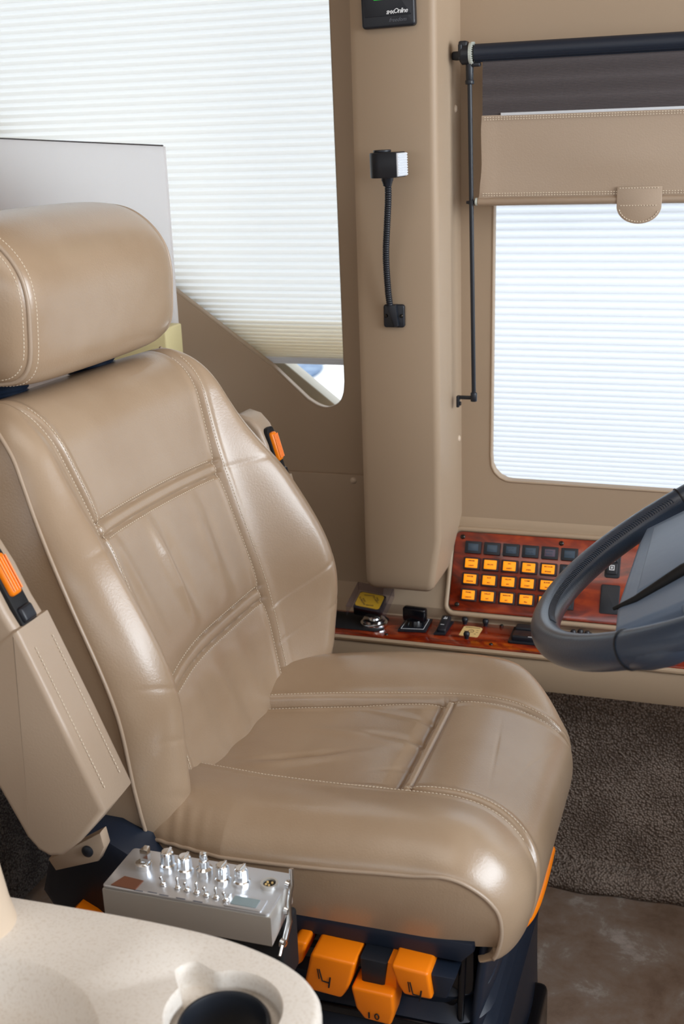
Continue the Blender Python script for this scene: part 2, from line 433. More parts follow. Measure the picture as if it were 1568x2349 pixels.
# window glass and outer frame
bm = bmesh.new(); add_box(bm, (-1.1, YW+.085, 1.25), (1.2, .003, 1.2)); gl = bmo('window_1', bm, 'glass', None, None); struct(gl)
bm = bmesh.new()
a = Vector((-.72, 0, .822)); b = Vector((-1.75, 0, 1.60))
strip = [(-.655, .800), (-.648, .8165), (-.777, .918), (-1.75, 1.66), (-1.75, 1.60), (-.70, .80)]
add_prism(bm, [(p[0], p[1]) for p in strip], -YW-.08, -YW-.045, Matrix(((1, 0, 0, 0), (0, 0, -1, 0), (0, 1, 0, 0), (0, 0, 0, 1))), .002)
fr = bmo('window_frame', bm, 'metal_trim', gl, 40)
bm = bmesh.new(); add_box(bm, (.12, YW+.085, 1.15), (1.1, .003, 1.0)); gl2 = bmo('window_2', bm, 'glass', None, None); struct(gl2)

# main dashboard ahead of the wheel (unseen, beyond the right edge of the frame): added to shade the low part of the cab
bm = bmesh.new(); add_prism(bm, [(.70, .40), (1.85, .40), (1.85, .92), (.95, .90), (.78, .84), (.70, .74)], -1.69, -.45, Matrix(((1, 0, 0, 0), (0, 0, -1, 0), (0, 1, 0, 0), (0, 0, 0, 1))), .02)
struct(bmo('trim_8', bm, 'dash', None, 40))
# ================================================================== PLEATED SHADES
def pleats(name, x0, x1, z0, z1, y, pitch, m, parent, depth=.005, squash=None):
    zs = [z0]; 
    while zs[-1] < z1:
        pz = pitch if squash is None else pitch*squash(zs[-1])
        zs.append(zs[-1]+pz/2)
    v = []; f = []; nx = 8
    for i, z in enumerate(zs):
        for k in range(nx+1):
            v.append((x0+(x1-x0)*k/nx, y+(depth if i % 2 else 0), z))
    for i in range(len(zs)-1):
        for k in range(nx):
            a = i*(nx+1)+k; f.append((a, a+1, a+nx+2, a+nx+1))
    return pyd(name, v, f, m, parent, None)
t = thing('pleated_shade', (-1.1, YW+.03, .9), 'cream pleated shade lowered over the slanted rear window', 'window shade')
pleats('shade_fabric', -1.72, -.616, .909, 1.76, YW+.027, .0122, 'shade', t, .0042, lambda z: clamp(.32+(z-.905)*5.2, .32, 1))
bm = bmesh.new(); add_box(bm, (-1.165, YW+.030, .9035), (1.105, .014, .011), .002)
for k in range(3): add_box(bm, (-1.165, YW+.0228, .8995+.004*k), (1.104, .002, .0018))
bmo('bottom_rail', bm, 'white_rail', t, 40)
for q_, zt in enumerate((.968, .938)): pleats('stacked_cells', -1.72, -.616, .909, zt, YW+.034+.006*q_, .0055, 'shade3', t, .0042)
t = thing('pleated_shade', (.12, YW+.03, .7), 'white pleated shade lowered over the driver side window, glowing with daylight', 'window shade')
pleats('shade_fabric', -.40, .66, .69, 1.40, YW+.027, .0105, 'shade2', t, .0078, lambda z: clamp(.72+(z-.7)*1.3, .72, 1.15))

# ================================================================== SIDE DASH
XZ = Matrix(((0, 0, 1, 0), (1, 0, 0, 0), (0, 1, 0, 0), (0, 0, 0, 1)))   # frame whose xy is world YZ and z is world X
t_dash = thing('side_console', (0, 1.78, .43), 'long beige moulded console along the wall under the driver window', 'console')
prof = [(1.869, .43), (1.702, .43), (1.699, .44), (1.699, .472), (1.7015, .482), (1.708, .4875), (1.715, .489), (1.805, .489), (1.8070, .492), (1.8045, .501), (1.8030, .511),
        (1.8640, .633), (1.8648, .642), (1.8665, .649), (1.869, .653)]
bm = bmesh.new(); add_prism(bm, prof, -.548, 1.7, XZ, 0)
add_prism(bm, prof[:7]+[(1.812, .489), (1.835, .492), (1.85, .502), (1.861, .520), (1.869, .53)], -.95, -.548, XZ, 0)
body = bmo('console_body', bm, 'dash', t_dash, 32)
# sloped frame: origin at foot, x along wall, y up the slope, z out of the slope
SL = frame((0, 1.80, .511), (1, 0, 0), (0, .06, .12))
# raised rounded rim round the switch panel
bm = bmesh.new()
rim = rrect(-.438, -.0045, .36, .1375, .014)
add_tube(bm, [SL@Vector((p[0], p[1], -.0012)) for p in rim], .0045, 10, closed=True)
bmo('panel_rim', bm, 'dash', t_dash, 180)
# lower lip crease of the ledge
bm = bmesh.new(); add_tube(bm, [(-.9, 1.7005, .4855), (1.7, 1.7005, .4855)], .0022, 8); bmo('ledge_lip', bm, 'dash', t_dash, 180)

t = thing('switch_panel', (-.15, 1.80, .51), 'red wood veneer switch panel with rows of lit amber buttons below the driver window', 'switch panel')
bm = bmesh.new(); add_prism(bm, rrect(-.433, .0005, .355, .1325, .011), -.004, .0015, SL, .0012, 2); plate = bmo('wood_plate', bm, 'wood', t, 40)
rows = [['', '', '', '', '', '', ''],
        ['DRIVER\nLIGHT', 'SALON', 'A/C\nASSIST', 'DEN\nSTEPS', 'BED ROOM\nSPEAKER', 'HALL\nLIGHT'],
        ['WATER\nDRAINS', 'AUX\nA/C', 'SALON\nA/C', 'COMP.\nSTART', 'BLANK\nFAN', 'AUX\nFAN'],
        ['PANEL\nLIGHTS', 'GALLEY\nA/C', 'BEDROOM\nA/C', 'AUTO\nFILL', 'STEP\nLIGHT', 'DOCK']]
topy = [.1172, .0903, .0643, .0378]
deadtext = ['', '', 'COACH\nMAIN', 'INVERT\nPOWER', 'ENGINE\nBRAKE', 'HORN']
for j in range(4):
    for i in range(6):
        x0 = -.4143+.0317*i; y1 = topy[j]; x1 = x0+.0272; y0 = y1-.0205
        emissive = j > 0 and not (i == 5)
        bm = bmesh.new(); add_prism(bm, rrect(x0, y0, x1, y1, .0012, 2), .0008, .0055, SL, .0009, 2)
        bz = bmo('switch_button', bm, 'bezel' if emissive else 'black', t, 30)
        bm = bmesh.new(); 
        if emissive: add_prism(bm, rrect(x0+.0032, y0+.0028, x1-.0034, y1-.0028, .0006, 2), .005, .0066, SL, .0004, 2)
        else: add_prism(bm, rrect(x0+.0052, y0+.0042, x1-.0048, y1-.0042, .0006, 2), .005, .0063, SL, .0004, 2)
        bmo('lens', bm, 'emissive' if emissive else ('violet_lens' if i == 4 and j == 0 else 'dead_lens'), bz, 30)
        s = rows[j][i] if emissive else (deadtext[i] if j == 0 else '')
        if s:
            mt = SL@Matrix.Translation(Vector(((x0+x1)/2, (y0+y1)/2, .0068)))
            parts = s.split('\n')
            for q, w in enumerate(parts):
                dy = 0 if len(parts) == 1 else (.0040-.0080*q) if emissive else (.0022-.0044*q)
                wd = .0033 if len(w) < 7 else .0027
                text('legend', w, 'legend' if emissive else 'dead_text', mt@Matrix.Translation(Vector((0, dy, 0))), wd, bz, bold=.00008)
def screw(parent, mtx, r=.0032, m='screw'):
    bm = bmesh.new()
    o_ = mtx@Vector((0, 0, 0)); ax = mtx.to_3x3()@Vector((0, 0, 1))
    add_lathe(bm, [(r*1.25, 0), (r*1.25, .0006), (r, .0016), (r*.62, .0022), (r*.5, .0012), (0, .0010)], o_, ax, 20)
    return bmo('screw', bm, m, parent, 60)
for x, y in ((-.4202, .1236), (-.4191, .0105), (-.2568, .1244), (-.2568, .0105), (-.10, .124), (-.10, .0105)):
    screw(t, SL@Matrix.Translation(Vector((x, y, .0015))))
# mirror / window rocker and blank plate right of the buttons
bm = bmesh.new(); add_prism(bm, rrect(-.1845, .0745, -.1605, .1275, .004), .001, .004, SL, .001, 2); wsb = bmo('window_rocker_switch', bm, 'black', t, 40)
bm = bmesh.new(); add_prism(bm, rrect(-.1815, .080, -.1645, .0985, .002), .004, .0085, SL, .0012, 2); add_prism(bm, rrect(-.1815, .0995, -.1645, .1235, .002), .004, .007, SL, .0012, 2)
bmo('rocker', bm, 'black', wsb, 40)
for yy, s in ((.0905, 'v'), (.1045, '^')):
    bm = bmesh.new()
    zz = .0086 if yy < .1 else .0071
    for c, sz in (((-.1765, yy), (.0012, .008)), ((-.1695, yy), (.0012, .008)), ((-.173, yy-.0036), (.008, .0012)), ((-.173, yy+.0036), (.008, .0012)), ((-.173, yy), (.0022, .0034))):
        add_box(bm, (c[0], c[1], zz), (sz[0], sz[1], .0003), 0, SL)
    bmo('window_symbol', bm, 'white_ink', wsb, None)
bm = bmesh.new(); add_prism(bm, rrect(-.1880, .0165, -.158, .0635, .003), .001, .0035, SL, .001, 2); bmo('blank_plate', bm, 'black', t, 40)

# ledge control strip
t = thing('control_strip', (-.4, 1.76, .489), 'red wood veneer strip with knobs and rockers on the console ledge', 'control strip')
LZ = .4895
bm = bmesh.new()
add_prism(bm, rrect(-.80, 1.711, .40, 1.8045, .004), LZ-.002, LZ+.0012, I4, .0008, 2); strip_o = bmo('wood_strip', bm, 'wood', t, 40)
LT = LZ+.0012
bm = bmesh.new(); add_prism(bm, [(-.78, 1.728), (-.540, 1.728), (-.528, 1.740), (-.531, 1.784), (-.543, 1.796), (-.78, 1.796)], LT, LT+.0015, I4, .0006, 2); bmo('black_plate', bm, 'blackmatt', t, 40)
bm = bmesh.new()
add_lathe(bm, [(0, 0), (.0225, 0), (.0225, .004), (.0205, .0055), (.019, .0056), (.0185, .0095), (.0165, .0105), (.010, .0105), (.010, .030), (0, .030)], (-.549, 1.757, LT+.0015), (0, 0, 1), 40)
pk = bmo('brake_valve', bm, 'chrome', t, 40)
# parking brake knob: tilted black block, yellow label, clear smoked cover
KB = frame((-.557, 1.762, .526), (1, -.02, -.10), (.02, .95, .33))
bm = bmesh.new(); add_box(bm, (.0, 0, -.004), (.046, .040, .020), .003, KB); kb = bmo('brake_knob', bm, 'black_gloss', t, 40)
bm = bmesh.new(); add_prism(bm, rrect(-.021, -.018, .021, .016, .005), .0064, .0072, KB); lb = bmo('yellow_label', bm, 'yellow', kb, None)
for s, dx, dy, an in (('PULL\nTO APPLY', .0105, .004, -48), ('PUSH\nTO RELEASE', -.0105, -.004, -48), ('PARKING', -.004, .0105, 8), ('BRAKE', .004, -.0125, 8)):
    text('label_lettering', s, 'legend', KB@Matrix.Translation(Vector((dx, dy, .0074)))@Matrix.Rotation(R(an), 4, 'Z'), .0042, kb)
bm = bmesh.new()
add_box(bm, (0, .002, .0115), (.064, .062, .0022), .0009, KB)
add_box(bm, (-.031, .002, .002), (.0022, .062, .021), .0009, KB); add_box(bm, (.031, .002, .002), (.0022, .062, .021), .0009, KB)
add_box(bm, (0, .0325, .004), (.064, .0022, .017), .0009, KB)
bmo('clear_cover', bm, 'smoke', t, 40)
# rotary wiper knob on square plate
bm = bmesh.new(); add_prism(bm, [(-.503, 1.737), (-.457, 1.743), (-.4585, 1.793), (-.5015, 1.789)], LT, LT+.005, I4, .0012, 2); kp = bmo('knob_plate', bm, 'black', t, 40)
bm = bmesh.new()
for p0, p1 in (((-.4985, 1.741), (-.462, 1.746)), ((-.462, 1.746), (-.463, 1.789)), ((-.463, 1.789), (-.4975, 1.7855)), ((-.4975, 1.7855), (-.4985, 1.741))):
    add_tube(bm, [(p0[0], p0[1], LT+.0051), (p1[0], p1[1], LT+.0051)], .00035, 6)
bmo('plate_line', bm, 'white_ink', kp, None)
bm = bmesh.new(); add_cyl(bm, (-.480, 1.765, LT+.004), (-.480, 1.765, LT+.014), .015, .0125, 32, .001)
KN = frame((-.481, 1.765, LT+.0225), (1, -.12, 0), (0, 1, 0)); add_box(bm, (0, 0, 0), (.040, .015, .024), .004, KN); add_box(bm, (-.002, -.0, .0118), (.003, .003, .0012), .0004, KN)
bmo('rotary_knob', bm, 'black_gloss', t, 40)
# small rocker left of the decal
bm = bmesh.new(); add_prism(bm, [(-.443, 1.738), (-.4245, 1.740), (-.4225, 1.794), (-.441, 1.793)], LT, LT+.004, I4, .0012, 2)
RS = frame((-.4325, 1.767, LT+.008), (1, .02, 0), (0, 1, .14)); add_box(bm, (0, 0, 0), (.0155, .046, .009), .003, RS); rk = bmo('rocker_switch', bm, 'black', t, 40)
bm = bmesh.new()
add_box(bm, (0, .011, .0047), (.006, .0012, .0004), 0, RS); add_box(bm, (-.001, .014, .0047), (.0012, .005, .0004), 0, RS); add_box(bm, (.002, .0135, .0047), (.0012, .004, .0004), 0, RS); add_box(bm, (-.001, -.008, .0047), (.006, .0008, .0004), 0, RS)
bmo('switch_symbol', bm, 'white_ink', rk, None)
# decal with dial and its three little knobs
bm = bmesh.new(); add_prism(bm, [(-.4035, 1.7485), (-.4005, 1.7470), (-.3755, 1.7460), (-.3725, 1.7475), (-.3715, 1.781), (-.3745, 1.7855), (-.388, 1.7875), (-.4000, 1.7865), (-.4030, 1.7835)], LT, LT+.0005, I4); dc = bmo('mirror_decal', bm, 'amber_decal', t, None)
bm = bmesh.new(); add_tube(bm, [(-.3875+.0045*math.cos(a/24*6.2832), 1.767+.0055*math.sin(a/24*6.2832), LT+.0007) for a in range(24)], .00035, 5, closed=True)
add_box(bm, (-.3875, 1.767, LT+.0007), (.0035, .0006, .0003))
for x, y, sx, sy in ((-.3875, 1.752, .0006, .004), (-.397, 1.766, .004, .0006), (-.377, 1.764, .0035, .0006), (-.378, 1.772, .0035, .0006), (-.379, 1.757, .003, .0006), (-.3875, 1.7815, .024, .0012)): add_box(bm, (x, y, LT+.0007), (sx, sy, .0003))
bmo('dial_marking', bm, 'legend', dc, None)
for x, y in ((-.3885, 1.7385), (-.404, 1.7955), (-.3695, 1.796)):
    bm = bmesh.new(); add_lathe(bm, [(0, 0), (.0035, 0), (.0035, .003), (.0048, .005), (.0052, .0085), (.0038, .0115), (0, .0125)], (x, y, LT), (0, 0, 1), 20); bmo('small_knob', bm, 'black', t, 60)
for x, y in ((-.518, 1.722), (-.507, 1.8005), (-.344, 1.802), (-.346, 1.7245), (-.2, 1.802), (-.2, 1.7245)): screw(t, Matrix.Translation(Vector((x, y, LT))), .0026)
# twin rocker half hidden by the wheel
bm = bmesh.new(); add_prism(bm, rrect(-.322, 1.735, -.262, 1.797, .004), LT, LT+.004, I4, .0012, 2)
add_box(bm, (-.292, 1.783, LT+.007), (.050, .018, .010), .003); add_box(bm, (-.292, 1.753, LT+.007), (.050, .026, .010), .003)
tr = bmo('twin_rocker_switch', bm, 'black', t, 40)
bm = bmesh.new(); add_box(bm, (-.278, 1.757, LT+.0123), (.0012, .009, .0004)); add_box(bm, (-.270, 1.757, LT+.0123), (.0012, .006, .0004)); add_box(bm, (-.284, 1.740, LT+.0123), (.012, .0012, .0004)); bmo('switch_symbol', bm, 'white_ink', tr, None)
bm = bmesh.new()
for k in range(3): add_lathe(bm, [(0, 0), (.004, 0), (.004, .006), (.0055, .009), (.003, .013), (0, .013)], (-.225+.011*k, 1.783+.004*(k % 2), LT), (0, 0, 1), 14)
add_box(bm, (-.214, 1.783, LT+.002), (.034, .018, .004), .001)
bmo('toggle_cluster', bm, 'black', t, 40)

# ================================================================== WALL FITTINGS ON THE PILLAR
t = thing('monitor_unit', (-.49, 1.72, 1.41), 'black display unit with white lettering at the top of the pillar', 'monitor')
YZ = Matrix(((1, 0, 0, 0), (0, 0, -1, 0), (0, 1, 0, 0), (0, 0, 0, 1)))      # xy -> world XZ, z -> -Y
MU = Matrix.Translation(Vector((0, 1.72, 0)))@YZ@Matrix.Translation(Vector((-.49, 1.47, 0)))@Matrix.Rotation(R(1.2), 4, 'Z')@Matrix.Translation(Vector((.49, -1.47, 0)))
bm = bmesh.new(); add_prism(bm, rrect(-.5285, 1.408, -.4525, 1.520, .005), 0, .014, MU, .003, 3); hs = bmo('housing', bm, 'black', t, 40)
bm = bmesh.new(); add_prism(bm, rrect(-.524, 1.4225, -.457, 1.516, .002), .0138, .0148, MU, .0004, 2); bmo('front_panel', bm, 'black', t, 40)
bm = bmesh.new(); add_prism(bm, rrect(-.511, 1.4435, -.473, 1.49, .003), .0148, .0152, MU); bmo('green_display', bm, 'green', t, None)
text('lettering', 'SMX', 'white_ink', MU@Matrix.Translation(Vector((-.4868, 1.4268, .0151))), .0062, t, shear=.2, bold=.0002, space=.82)
text('lettering', 'Online', 'white_ink', MU@Matrix.Translation(Vector((-.4722, 1.4280, .0151))), .0088, t, shear=.3, bold=.00012, space=.84)
text('faint_lettering', 'freedom', 'grey_ink', MU@Matrix.Translation(Vector((-.4770, 1.4170, .0143))), .0072, t, shear=.4)

t = thing('gooseneck_lamp', (-.49, 1.715, 1.01), 'black gooseneck map lamp with clear ribbed lens on the pillar', 'lamp')
bm = bmesh.new(); add_prism(bm, rrect(-.5075, .9935, -.4755, 1.0275, .004), 0, .008, Matrix.Translation(Vector((0, 1.72, 0)))@YZ, .002, 3)
add_prism(bm, [(-.501, 1.0275), (-.486, 1.0285), (-.483, .997), (-.489, .995)], .004, .017, Matrix.Translation(Vector((0, 1.72, 0)))@YZ, .002, 2)
bs = bmo('wall_bracket', bm, 'black', t, 40)
for x in (-.503, -.4795): screw(bs, Matrix.Translation(Vector((x, 1.712, 1.011)))@Matrix.Rotation(R(90), 4, 'X'), .0022)
gp = smooth_line([(-.4955, 1.708, 1.024), (-.4965, 1.702, 1.05), (-.4955, 1.692, 1.10), (-.490, 1.682, 1.145), (-.4845, 1.672, 1.185), (-.4835, 1.667, 1.215)], 22)
gp = resample(gp, .0011)
bm = bmesh.new(); add_tube(bm, gp, lambda k: .0050 if k % 3 else .0040, 14); bmo('gooseneck', bm, 'black', t, 60)
bm = bmesh.new(); add_lathe(bm, [(.0055, 0), (.0062, .001), (.0062, .003), (.007, .004), (.0072, .006), (.0082, .007), (.0085, .010), (.0095, .012), (0, .012)], (-.4838, 1.6668, 1.199), (0, 0, 1), 24); bmo('collar', bm, 'black', t, 40)
# head: drum at left with flat sided box opening to a lens on the right
HF = frame((-.4835, 1.664, 1.2105), (1, -.10, .02), (0.10, 1, 0))
hp = [(.021, -.017), (.021, .019)]+[(-.004+.021*math.cos(R(a))*.95, .001+.0185*math.sin(R(a))) for a in range(90, 271, 15)]
bm = bmesh.new(); add_prism(bm, hp, 0, .034, HF, .0015, 2); add_prism(bm, circ(-.006, .001, .0125), .034, .0375, HF, .001, 2); bmo('lamp_head', bm, 'black', t, 40)
bm = bmesh.new(); nL = 12
add_box(bm, (.0225, .001, .017), (.003, .034, .031), .0008, HF)
for a in range(8):
    for b_ in range(9): add_box(bm, (.0243, -.014+.0043*a, .0035+.0034*b_), (.0018, .0030, .0024), .0006, HF, 1)
bmo('ribbed_lens', bm, 'white_rail', t, None)

# screw caps
for (x, y, z, lab) in ((-.4256, 1.835, 1.300, 'beige screw cap beside the pillar near the top of the roller shade rod'), (-.4256, 1.850, .792, 'beige screw cap beside the pillar below the shade rod foot'), ):
    bm = bmesh.new(); add_lathe(bm, [(.0055, 0), (.0055, .0012), (.0040, .0028), (0, .0034)], (x-.0005, y, z), (1, 0, 0), 20); o = bmo('screw_cap', bm, 'cream_post', None, 60); tag(o, lab, 'screw cap', 'screw caps on the wall panels')
bm = bmesh.new(); add_lathe(bm, [(.0055, 0), (.0055, .0012), (.0040, .0028), (0, .0034)], (-.6118, YW-.0078, .7065), (0, -1, 0), 20); o = bmo('screw_cap', bm, 'cream_post', None, 60); tag(o, 'beige screw cap at the end of the wall seam left of the pillar', 'screw cap', 'screw caps on the wall panels')

# ================================================================== ROLLER SHADE
t = thing('roller_shade', (-.1, 1.80, 1.16), 'beige roller sun shade on a black tube above the driver side window', 'roller shade')
bm = bmesh.new(); add_cyl(bm, (-.388, 1.80, 1.374), (.55, 1.80, 1.378), .0122, None, 36)
for k in range(7):
    a = R(200+25*k); add_tube(bm, [(-.386, 1.80+.0124*math.cos(a), 1.374+.0124*math.sin(a)), (.55, 1.80+.0124*math.cos(a), 1.378+.0124*math.sin(a))], .0005, 5)
bmo('roller_tube', bm, 'tube', t, 50)
bm = bmesh.new(); add_lathe(bm, [(.010, 0), (.0150, 0), (.0150, .0045), (.012, .0045)], (-.3955, 1.80, 1.3735), (1, 0, .004), 36)
for k in range(30):
    a = k/30*6.2832; add_box(bm, (-.391, 1.80+.0150*math.cos(a), 1.3735+.0150*math.sin(a)), (.0035, .0014, .0014))
bmo('gear_ring', bm, 'ring', t, 40)
bm = bmesh.new()
add_lathe(bm, [(0, 0), (.011, 0), (.0145, .003), (.0145, .014), (0, .014)], (-.4095, 1.80, 1.373), (1, 0, 0), 30)
add_box(bm, (-.4045, 1.80, 1.383), (.013, .018, .016), .003); add_box(bm, (-.4075, 1.79, 1.376), (.006, .006, .022), .002)
add_box(bm, (-.415, 1.815, 1.372), (.018, .02, .012), .003); add_box(bm, (-.386, 1.80, 1.3585), (.012, .012, .006), .002)
add_cyl(bm, (-.396, 1.80, 1.366), (-.396, 1.80, 1.336), .0058, .0052, 20, .0008); add_cyl(bm, (-.396, 1.80, 1.338), (-.396, 1.80, 1.332), .0064, None, 20, .001)
bmo('end_bracket', bm, 'black', t, 40)
bm = bmesh.new(); add_tube(bm, [(-.396, 1.80, 1.337), (-.3935, 1.80, 1.15), (-.390, 1.80, .874)], .0034, 14); bmo('guide_rod', bm, 'black', t, 60)
bm = bmesh.new()
add_cyl(bm, (-.390, 1.80, .866), (-.390, 1.80, .880), .0052, None, 16, .001)
add_box(bm, (-.4025, 1.803, .871), (.024, .006, .0055), .0012); add_box(bm, (-.4155, 1.803, .8645), (.0045, .010, .018), .001); add_cyl(bm, (-.415, 1.803, .861), (-.411, 1.803, .861), .003)
bmo('rod_bracket', bm, 'black', t, 40)
bm = bmesh.new(); add_cyl(bm, (-.401, 1.80, 1.167), (-.389, 1.80, 1.167), .0022); add_cyl(bm, (-.3935, 1.80, 1.1645), (-.3935, 1.80, 1.1695), .0050); add_cyl(bm, (-.389, 1.80, 1.167), (-.385, 1.80, 1.167), .0048)
bmo('rod_clip', bm, 'black', t, 40)
# fabric: ribbed charcoal mesh, white slat, beige leatherette drop, hem tube and pull tab
def sheet(name, fx0, fx1, z0, z1, y, m, nx=40, nz=30, th=.001, fy=None, par=t):
    v = []; f = []
    for side in (0, 1):
        for j in range(nz+1):
            z = z0+(z1-z0)*j/nz
            for i in range(nx+1):
                u = i/nx; x = fx0(z)*(1-u)+fx1*u; yy = y+(fy(x, z) if fy else 0)
                v.append((x, yy+th*side, z+.0045*(x+.38)*(0)))
    B = (nx+1)*(nz+1)
    for j in range(nz):
        for i in range(nx):
            a = j*(nx+1)+i; f.append((a, a+1, a+nx+2, a+nx+1)); f.append((B+a, B+a+nx+1, B+a+nx+2, B+a+1))
    bd = [i for i in range(nx)]+[nx+(nx+1)*j for j in range(nz)]+[(nx+1)*nz+nx-i for i in range(nx)]+[(nx+1)*(nz-j) for j in range(nz)]
    for a, b in zip(bd, bd[1:]+bd[:1]): f.append((a, B+a, B+b, b))
    return pyd(name, v, f, m, par, 60)
sheet('mesh_fabric', lambda z: -.377, .50, 1.284, 1.366, 1.7995, 'mesh', 30, 164, .0008, lambda x, z: -.0006*(1+math.sin(z*2*math.pi/.00196)))
bm = bmesh.new(); add_box(bm, (.075, 1.797, 1.2895), (.85, .0025, .0042), .0008); 
o = bmo('slat', bm, 'white_rail', t, 40)
def lx(z): return interp(z, [(1.165, -.384), (1.18, -.3805), (1.22, -.3775), (1.27, -.3785), (1.288, -.3775)])
sheet('leather_drop', lx, .50, 1.168, 1.2885, 1.7960, 'roller_leather' if 'roller_leather' in M else 'leather_side', 90, 40, .0016, lambda x, z: -.0012*math.sin(x*24)*g(z, 1.22, .04)-.0012*g(x, -.372, .006)-.002*g(x, -.15, .09)*g(z, 1.225, .03))
bm = bmesh.new(); add_cyl(bm, (-.3835, 1.7985, 1.1680), (.50, 1.7985, 1.1680), .0062, None, 24, .001); bmo('hem_tube', bm, 'leather_side', t, 50)
bm = bmesh.new(); add_cyl(bm, (-.3875, 1.7985, 1.1680), (-.3835, 1.7985, 1.1680), .0056, None, 24, .0008); bmo('hem_cap', bm, 'ring', t, 50)
bm = bmesh.new()
tabp = [(-.1815, 1.1860), (-.1815, 1.1575)]+[(-.1505+.031*math.cos(R(a)), 1.1590+.0245*math.sin(R(a))) for a in range(190, 351, 10)]+[(-.1195, 1.1575), (-.1195, 1.1860)]
add_prism(bm, tabp, 0, .0018, Matrix.Translation(Vector((0, 1.7925, 0)))@YZ, .0005, 2)
bmo('pull_tab', bm, 'leather_side', t, 40)
bm = bmesh.new(); ys = 1.7922
for dz in (1.2855, 1.2825): add_stitches(bm, [(-.374, ys, dz), (.30, ys, dz)], .0040, .0027, .00075)
for dz in (1.1795, 1.1765): add_stitches(bm, [(-.376, ys-.0002, dz), (.30, ys-.0002, dz)], .0040, .0027, .00075)
add_stitches(bm, [(-.1795, 1.7903, 1.184), (-.1215, 1.7903, 1.184)], .0040, .0027, .00075)
add_stitches(bm, [(-.1775, 1.7903, 1.160), (-.1235, 1.7903, 1.160)], .0040, .0027, .00075)
add_stitches(bm, [(-.1505+.028*math.cos(R(a)), 1.7903, 1.1590+.0215*math.sin(R(a))) for a in range(190, 351, 5)], .0040, .0027, .00075)
bmo('stitching', bm, 'thread', t, None)

# ================================================================== PARTITION BEHIND THE SEAT
bm = bmesh.new(); add_prism(bm, [(-1.70, .50), (-.8885, .50), (-.8885, 1.260), (-1.70, 1.314)], -.004, .004, Matrix.Translation(Vector((0, 1.80, 0)))@YZ, .0008, 2)
t = thing('partition_panel', (-1.2, 1.80, .5), 'plain white upright panel behind the headrest in front of the rear shade', 'panel')
bmo('panel_board', bm, 'white_panel', t, 40)
bm = bmesh.new(); add_tube(bm, [(-1.70, 1.7965, 1.315), (-.889, 1.7965, 1.2612)], .0011, 6); bmo('edge_strip', bm, 'dark_edge', t, None)
bm = bmesh.new(); add_box(bm, (-.9285, 1.755, .955), (.108, .06, .055), .003); o = bmo('foam_block', bm, 'yellowcream', None, 40); tag(o, 'pale yellow block between the headrest and the white panel', 'block')

# ================================================================== DRIVER SEAT
seat = thing('driver_seat', (-.42, 1.26, 0), 'large beige leather driver seat with orange levers facing the steering wheel', 'seat')
YC = 1.262
TA = R(15)
def bp3(s, h, d):
    # the back is turned slightly toward the aisle; the wall-side bolster is fuller
    if s > .14: s = s+(s-.14)*.22*clamp(ci(h, [(-.06, .2), (.10, .8), (.28, .8), (.38, .1), (.52, 0)]))
    return Vector((-.588-h*math.sin(TA)+d*math.cos(TA)+.082*(s+.14), YC+s, .53+h*math.cos(TA)+d*math.sin(TA)))
HB0, HB1 = -.082, .507
def bw(h):
    w = ci(h, [(-.06, .215), (.04, .238), (.15, .247), (.30, .238), (.42, .214), (.50, .202)])
    for H, rc, sg in ((HB1, .05, 1), (HB0, .06, -1)):
        e = clamp(((h-H)*sg+rc)/rc); w -= rc*.75*(1-math.sqrt(max(0, 1-e*e)))
    return w
def seamS(h): return ci(h, [(-.06, .128), (.05, .134), (.34, .140), (.50, .160)])
def bd(s, h):
    w = bw(h); a = abs(s); sS = seamS(h)
    d = ci(h, [(-.06, .0), (.05, .006), (.16, .013), (.30, .006), (.40, .002), (.5, 0)])
    B = ci(h, [(-.06, .018), (.05, .046), (.16, .066), (.29, .050), (.40, .020), (.5, .006)])
    if a > sS:
        t_ = clamp((a-sS)/max(.02, w-sS))
        u_ = clamp(t_/.62); d += B*u_*u_*(3-2*u_)*(1 if s < 0 else 1.12)
        e_ = clamp((t_-.45)/.55); d -= (.030+B*.55)*(1-math.sqrt(max(0, 1-e_*e_*.93)))
    else:
        d -= .006*(1-(a/sS)**2)*1
        # pillow puff of each field between the cross seams
        d += .004*math.cos(a/sS*math.pi/2)
    d -= .0070*g(a, sS, .0034)
    d += .0022*(g(a, sS+.009, .005)+g(a, sS-.009, .005))
    if a < sS+.004:
        h1 = .340-.004*(s/sS)**2
        h2 = .150+.006*s/sS-.028*clamp(-s/sS)**2.2
        for hh in (h1, h2):
            d -= .0042*(g(h, hh+.0085, .0025)+g(h, hh-.0085, .0025)); d += .0012*g(h, hh, .006)
            d -= .004*g(h, hh, .022)
        # soft vertical puckers of the lumbar field
        k = clamp((.335-h)/.06)*clamp((h-.17)/.06)
        d += k*(.0062*g(s-.10*(.34-h), -.045, .010)-.0042*g(s-.10*(.34-h), -.027, .010)+.0045*g(s, .055, .014)-.0028*g(s, .08, .009))
        d += .0035*clamp((.34-h)/.03)*clamp((h-.18)/.08)*g(s+.2*(h-.25), -.105, .010)
        k = clamp((.14-h)/.04); d += k*.0022*math.sin(s*95+h*30)*clamp(1-a/sS)
    else:
        d -= .0006*g(h+.12*a, .350, .004)*clamp((w-a)/.05)
        d -= (.0010*g(h-.35*a, .03, .004)+.0012*g(h-.6*a, -.09, .006)+.0009*g(h-.5*a, .06, .003))*clamp((w-a)/.05)
    for H, rc, dd, sg in ((HB1, .075, .062, 1), (HB0, .06, .045, -1)):
        e = clamp(((h-H)*sg+rc)/rc); d -= dd*(1-math.sqrt(max(0, 1-e*e*.995)))
    return d
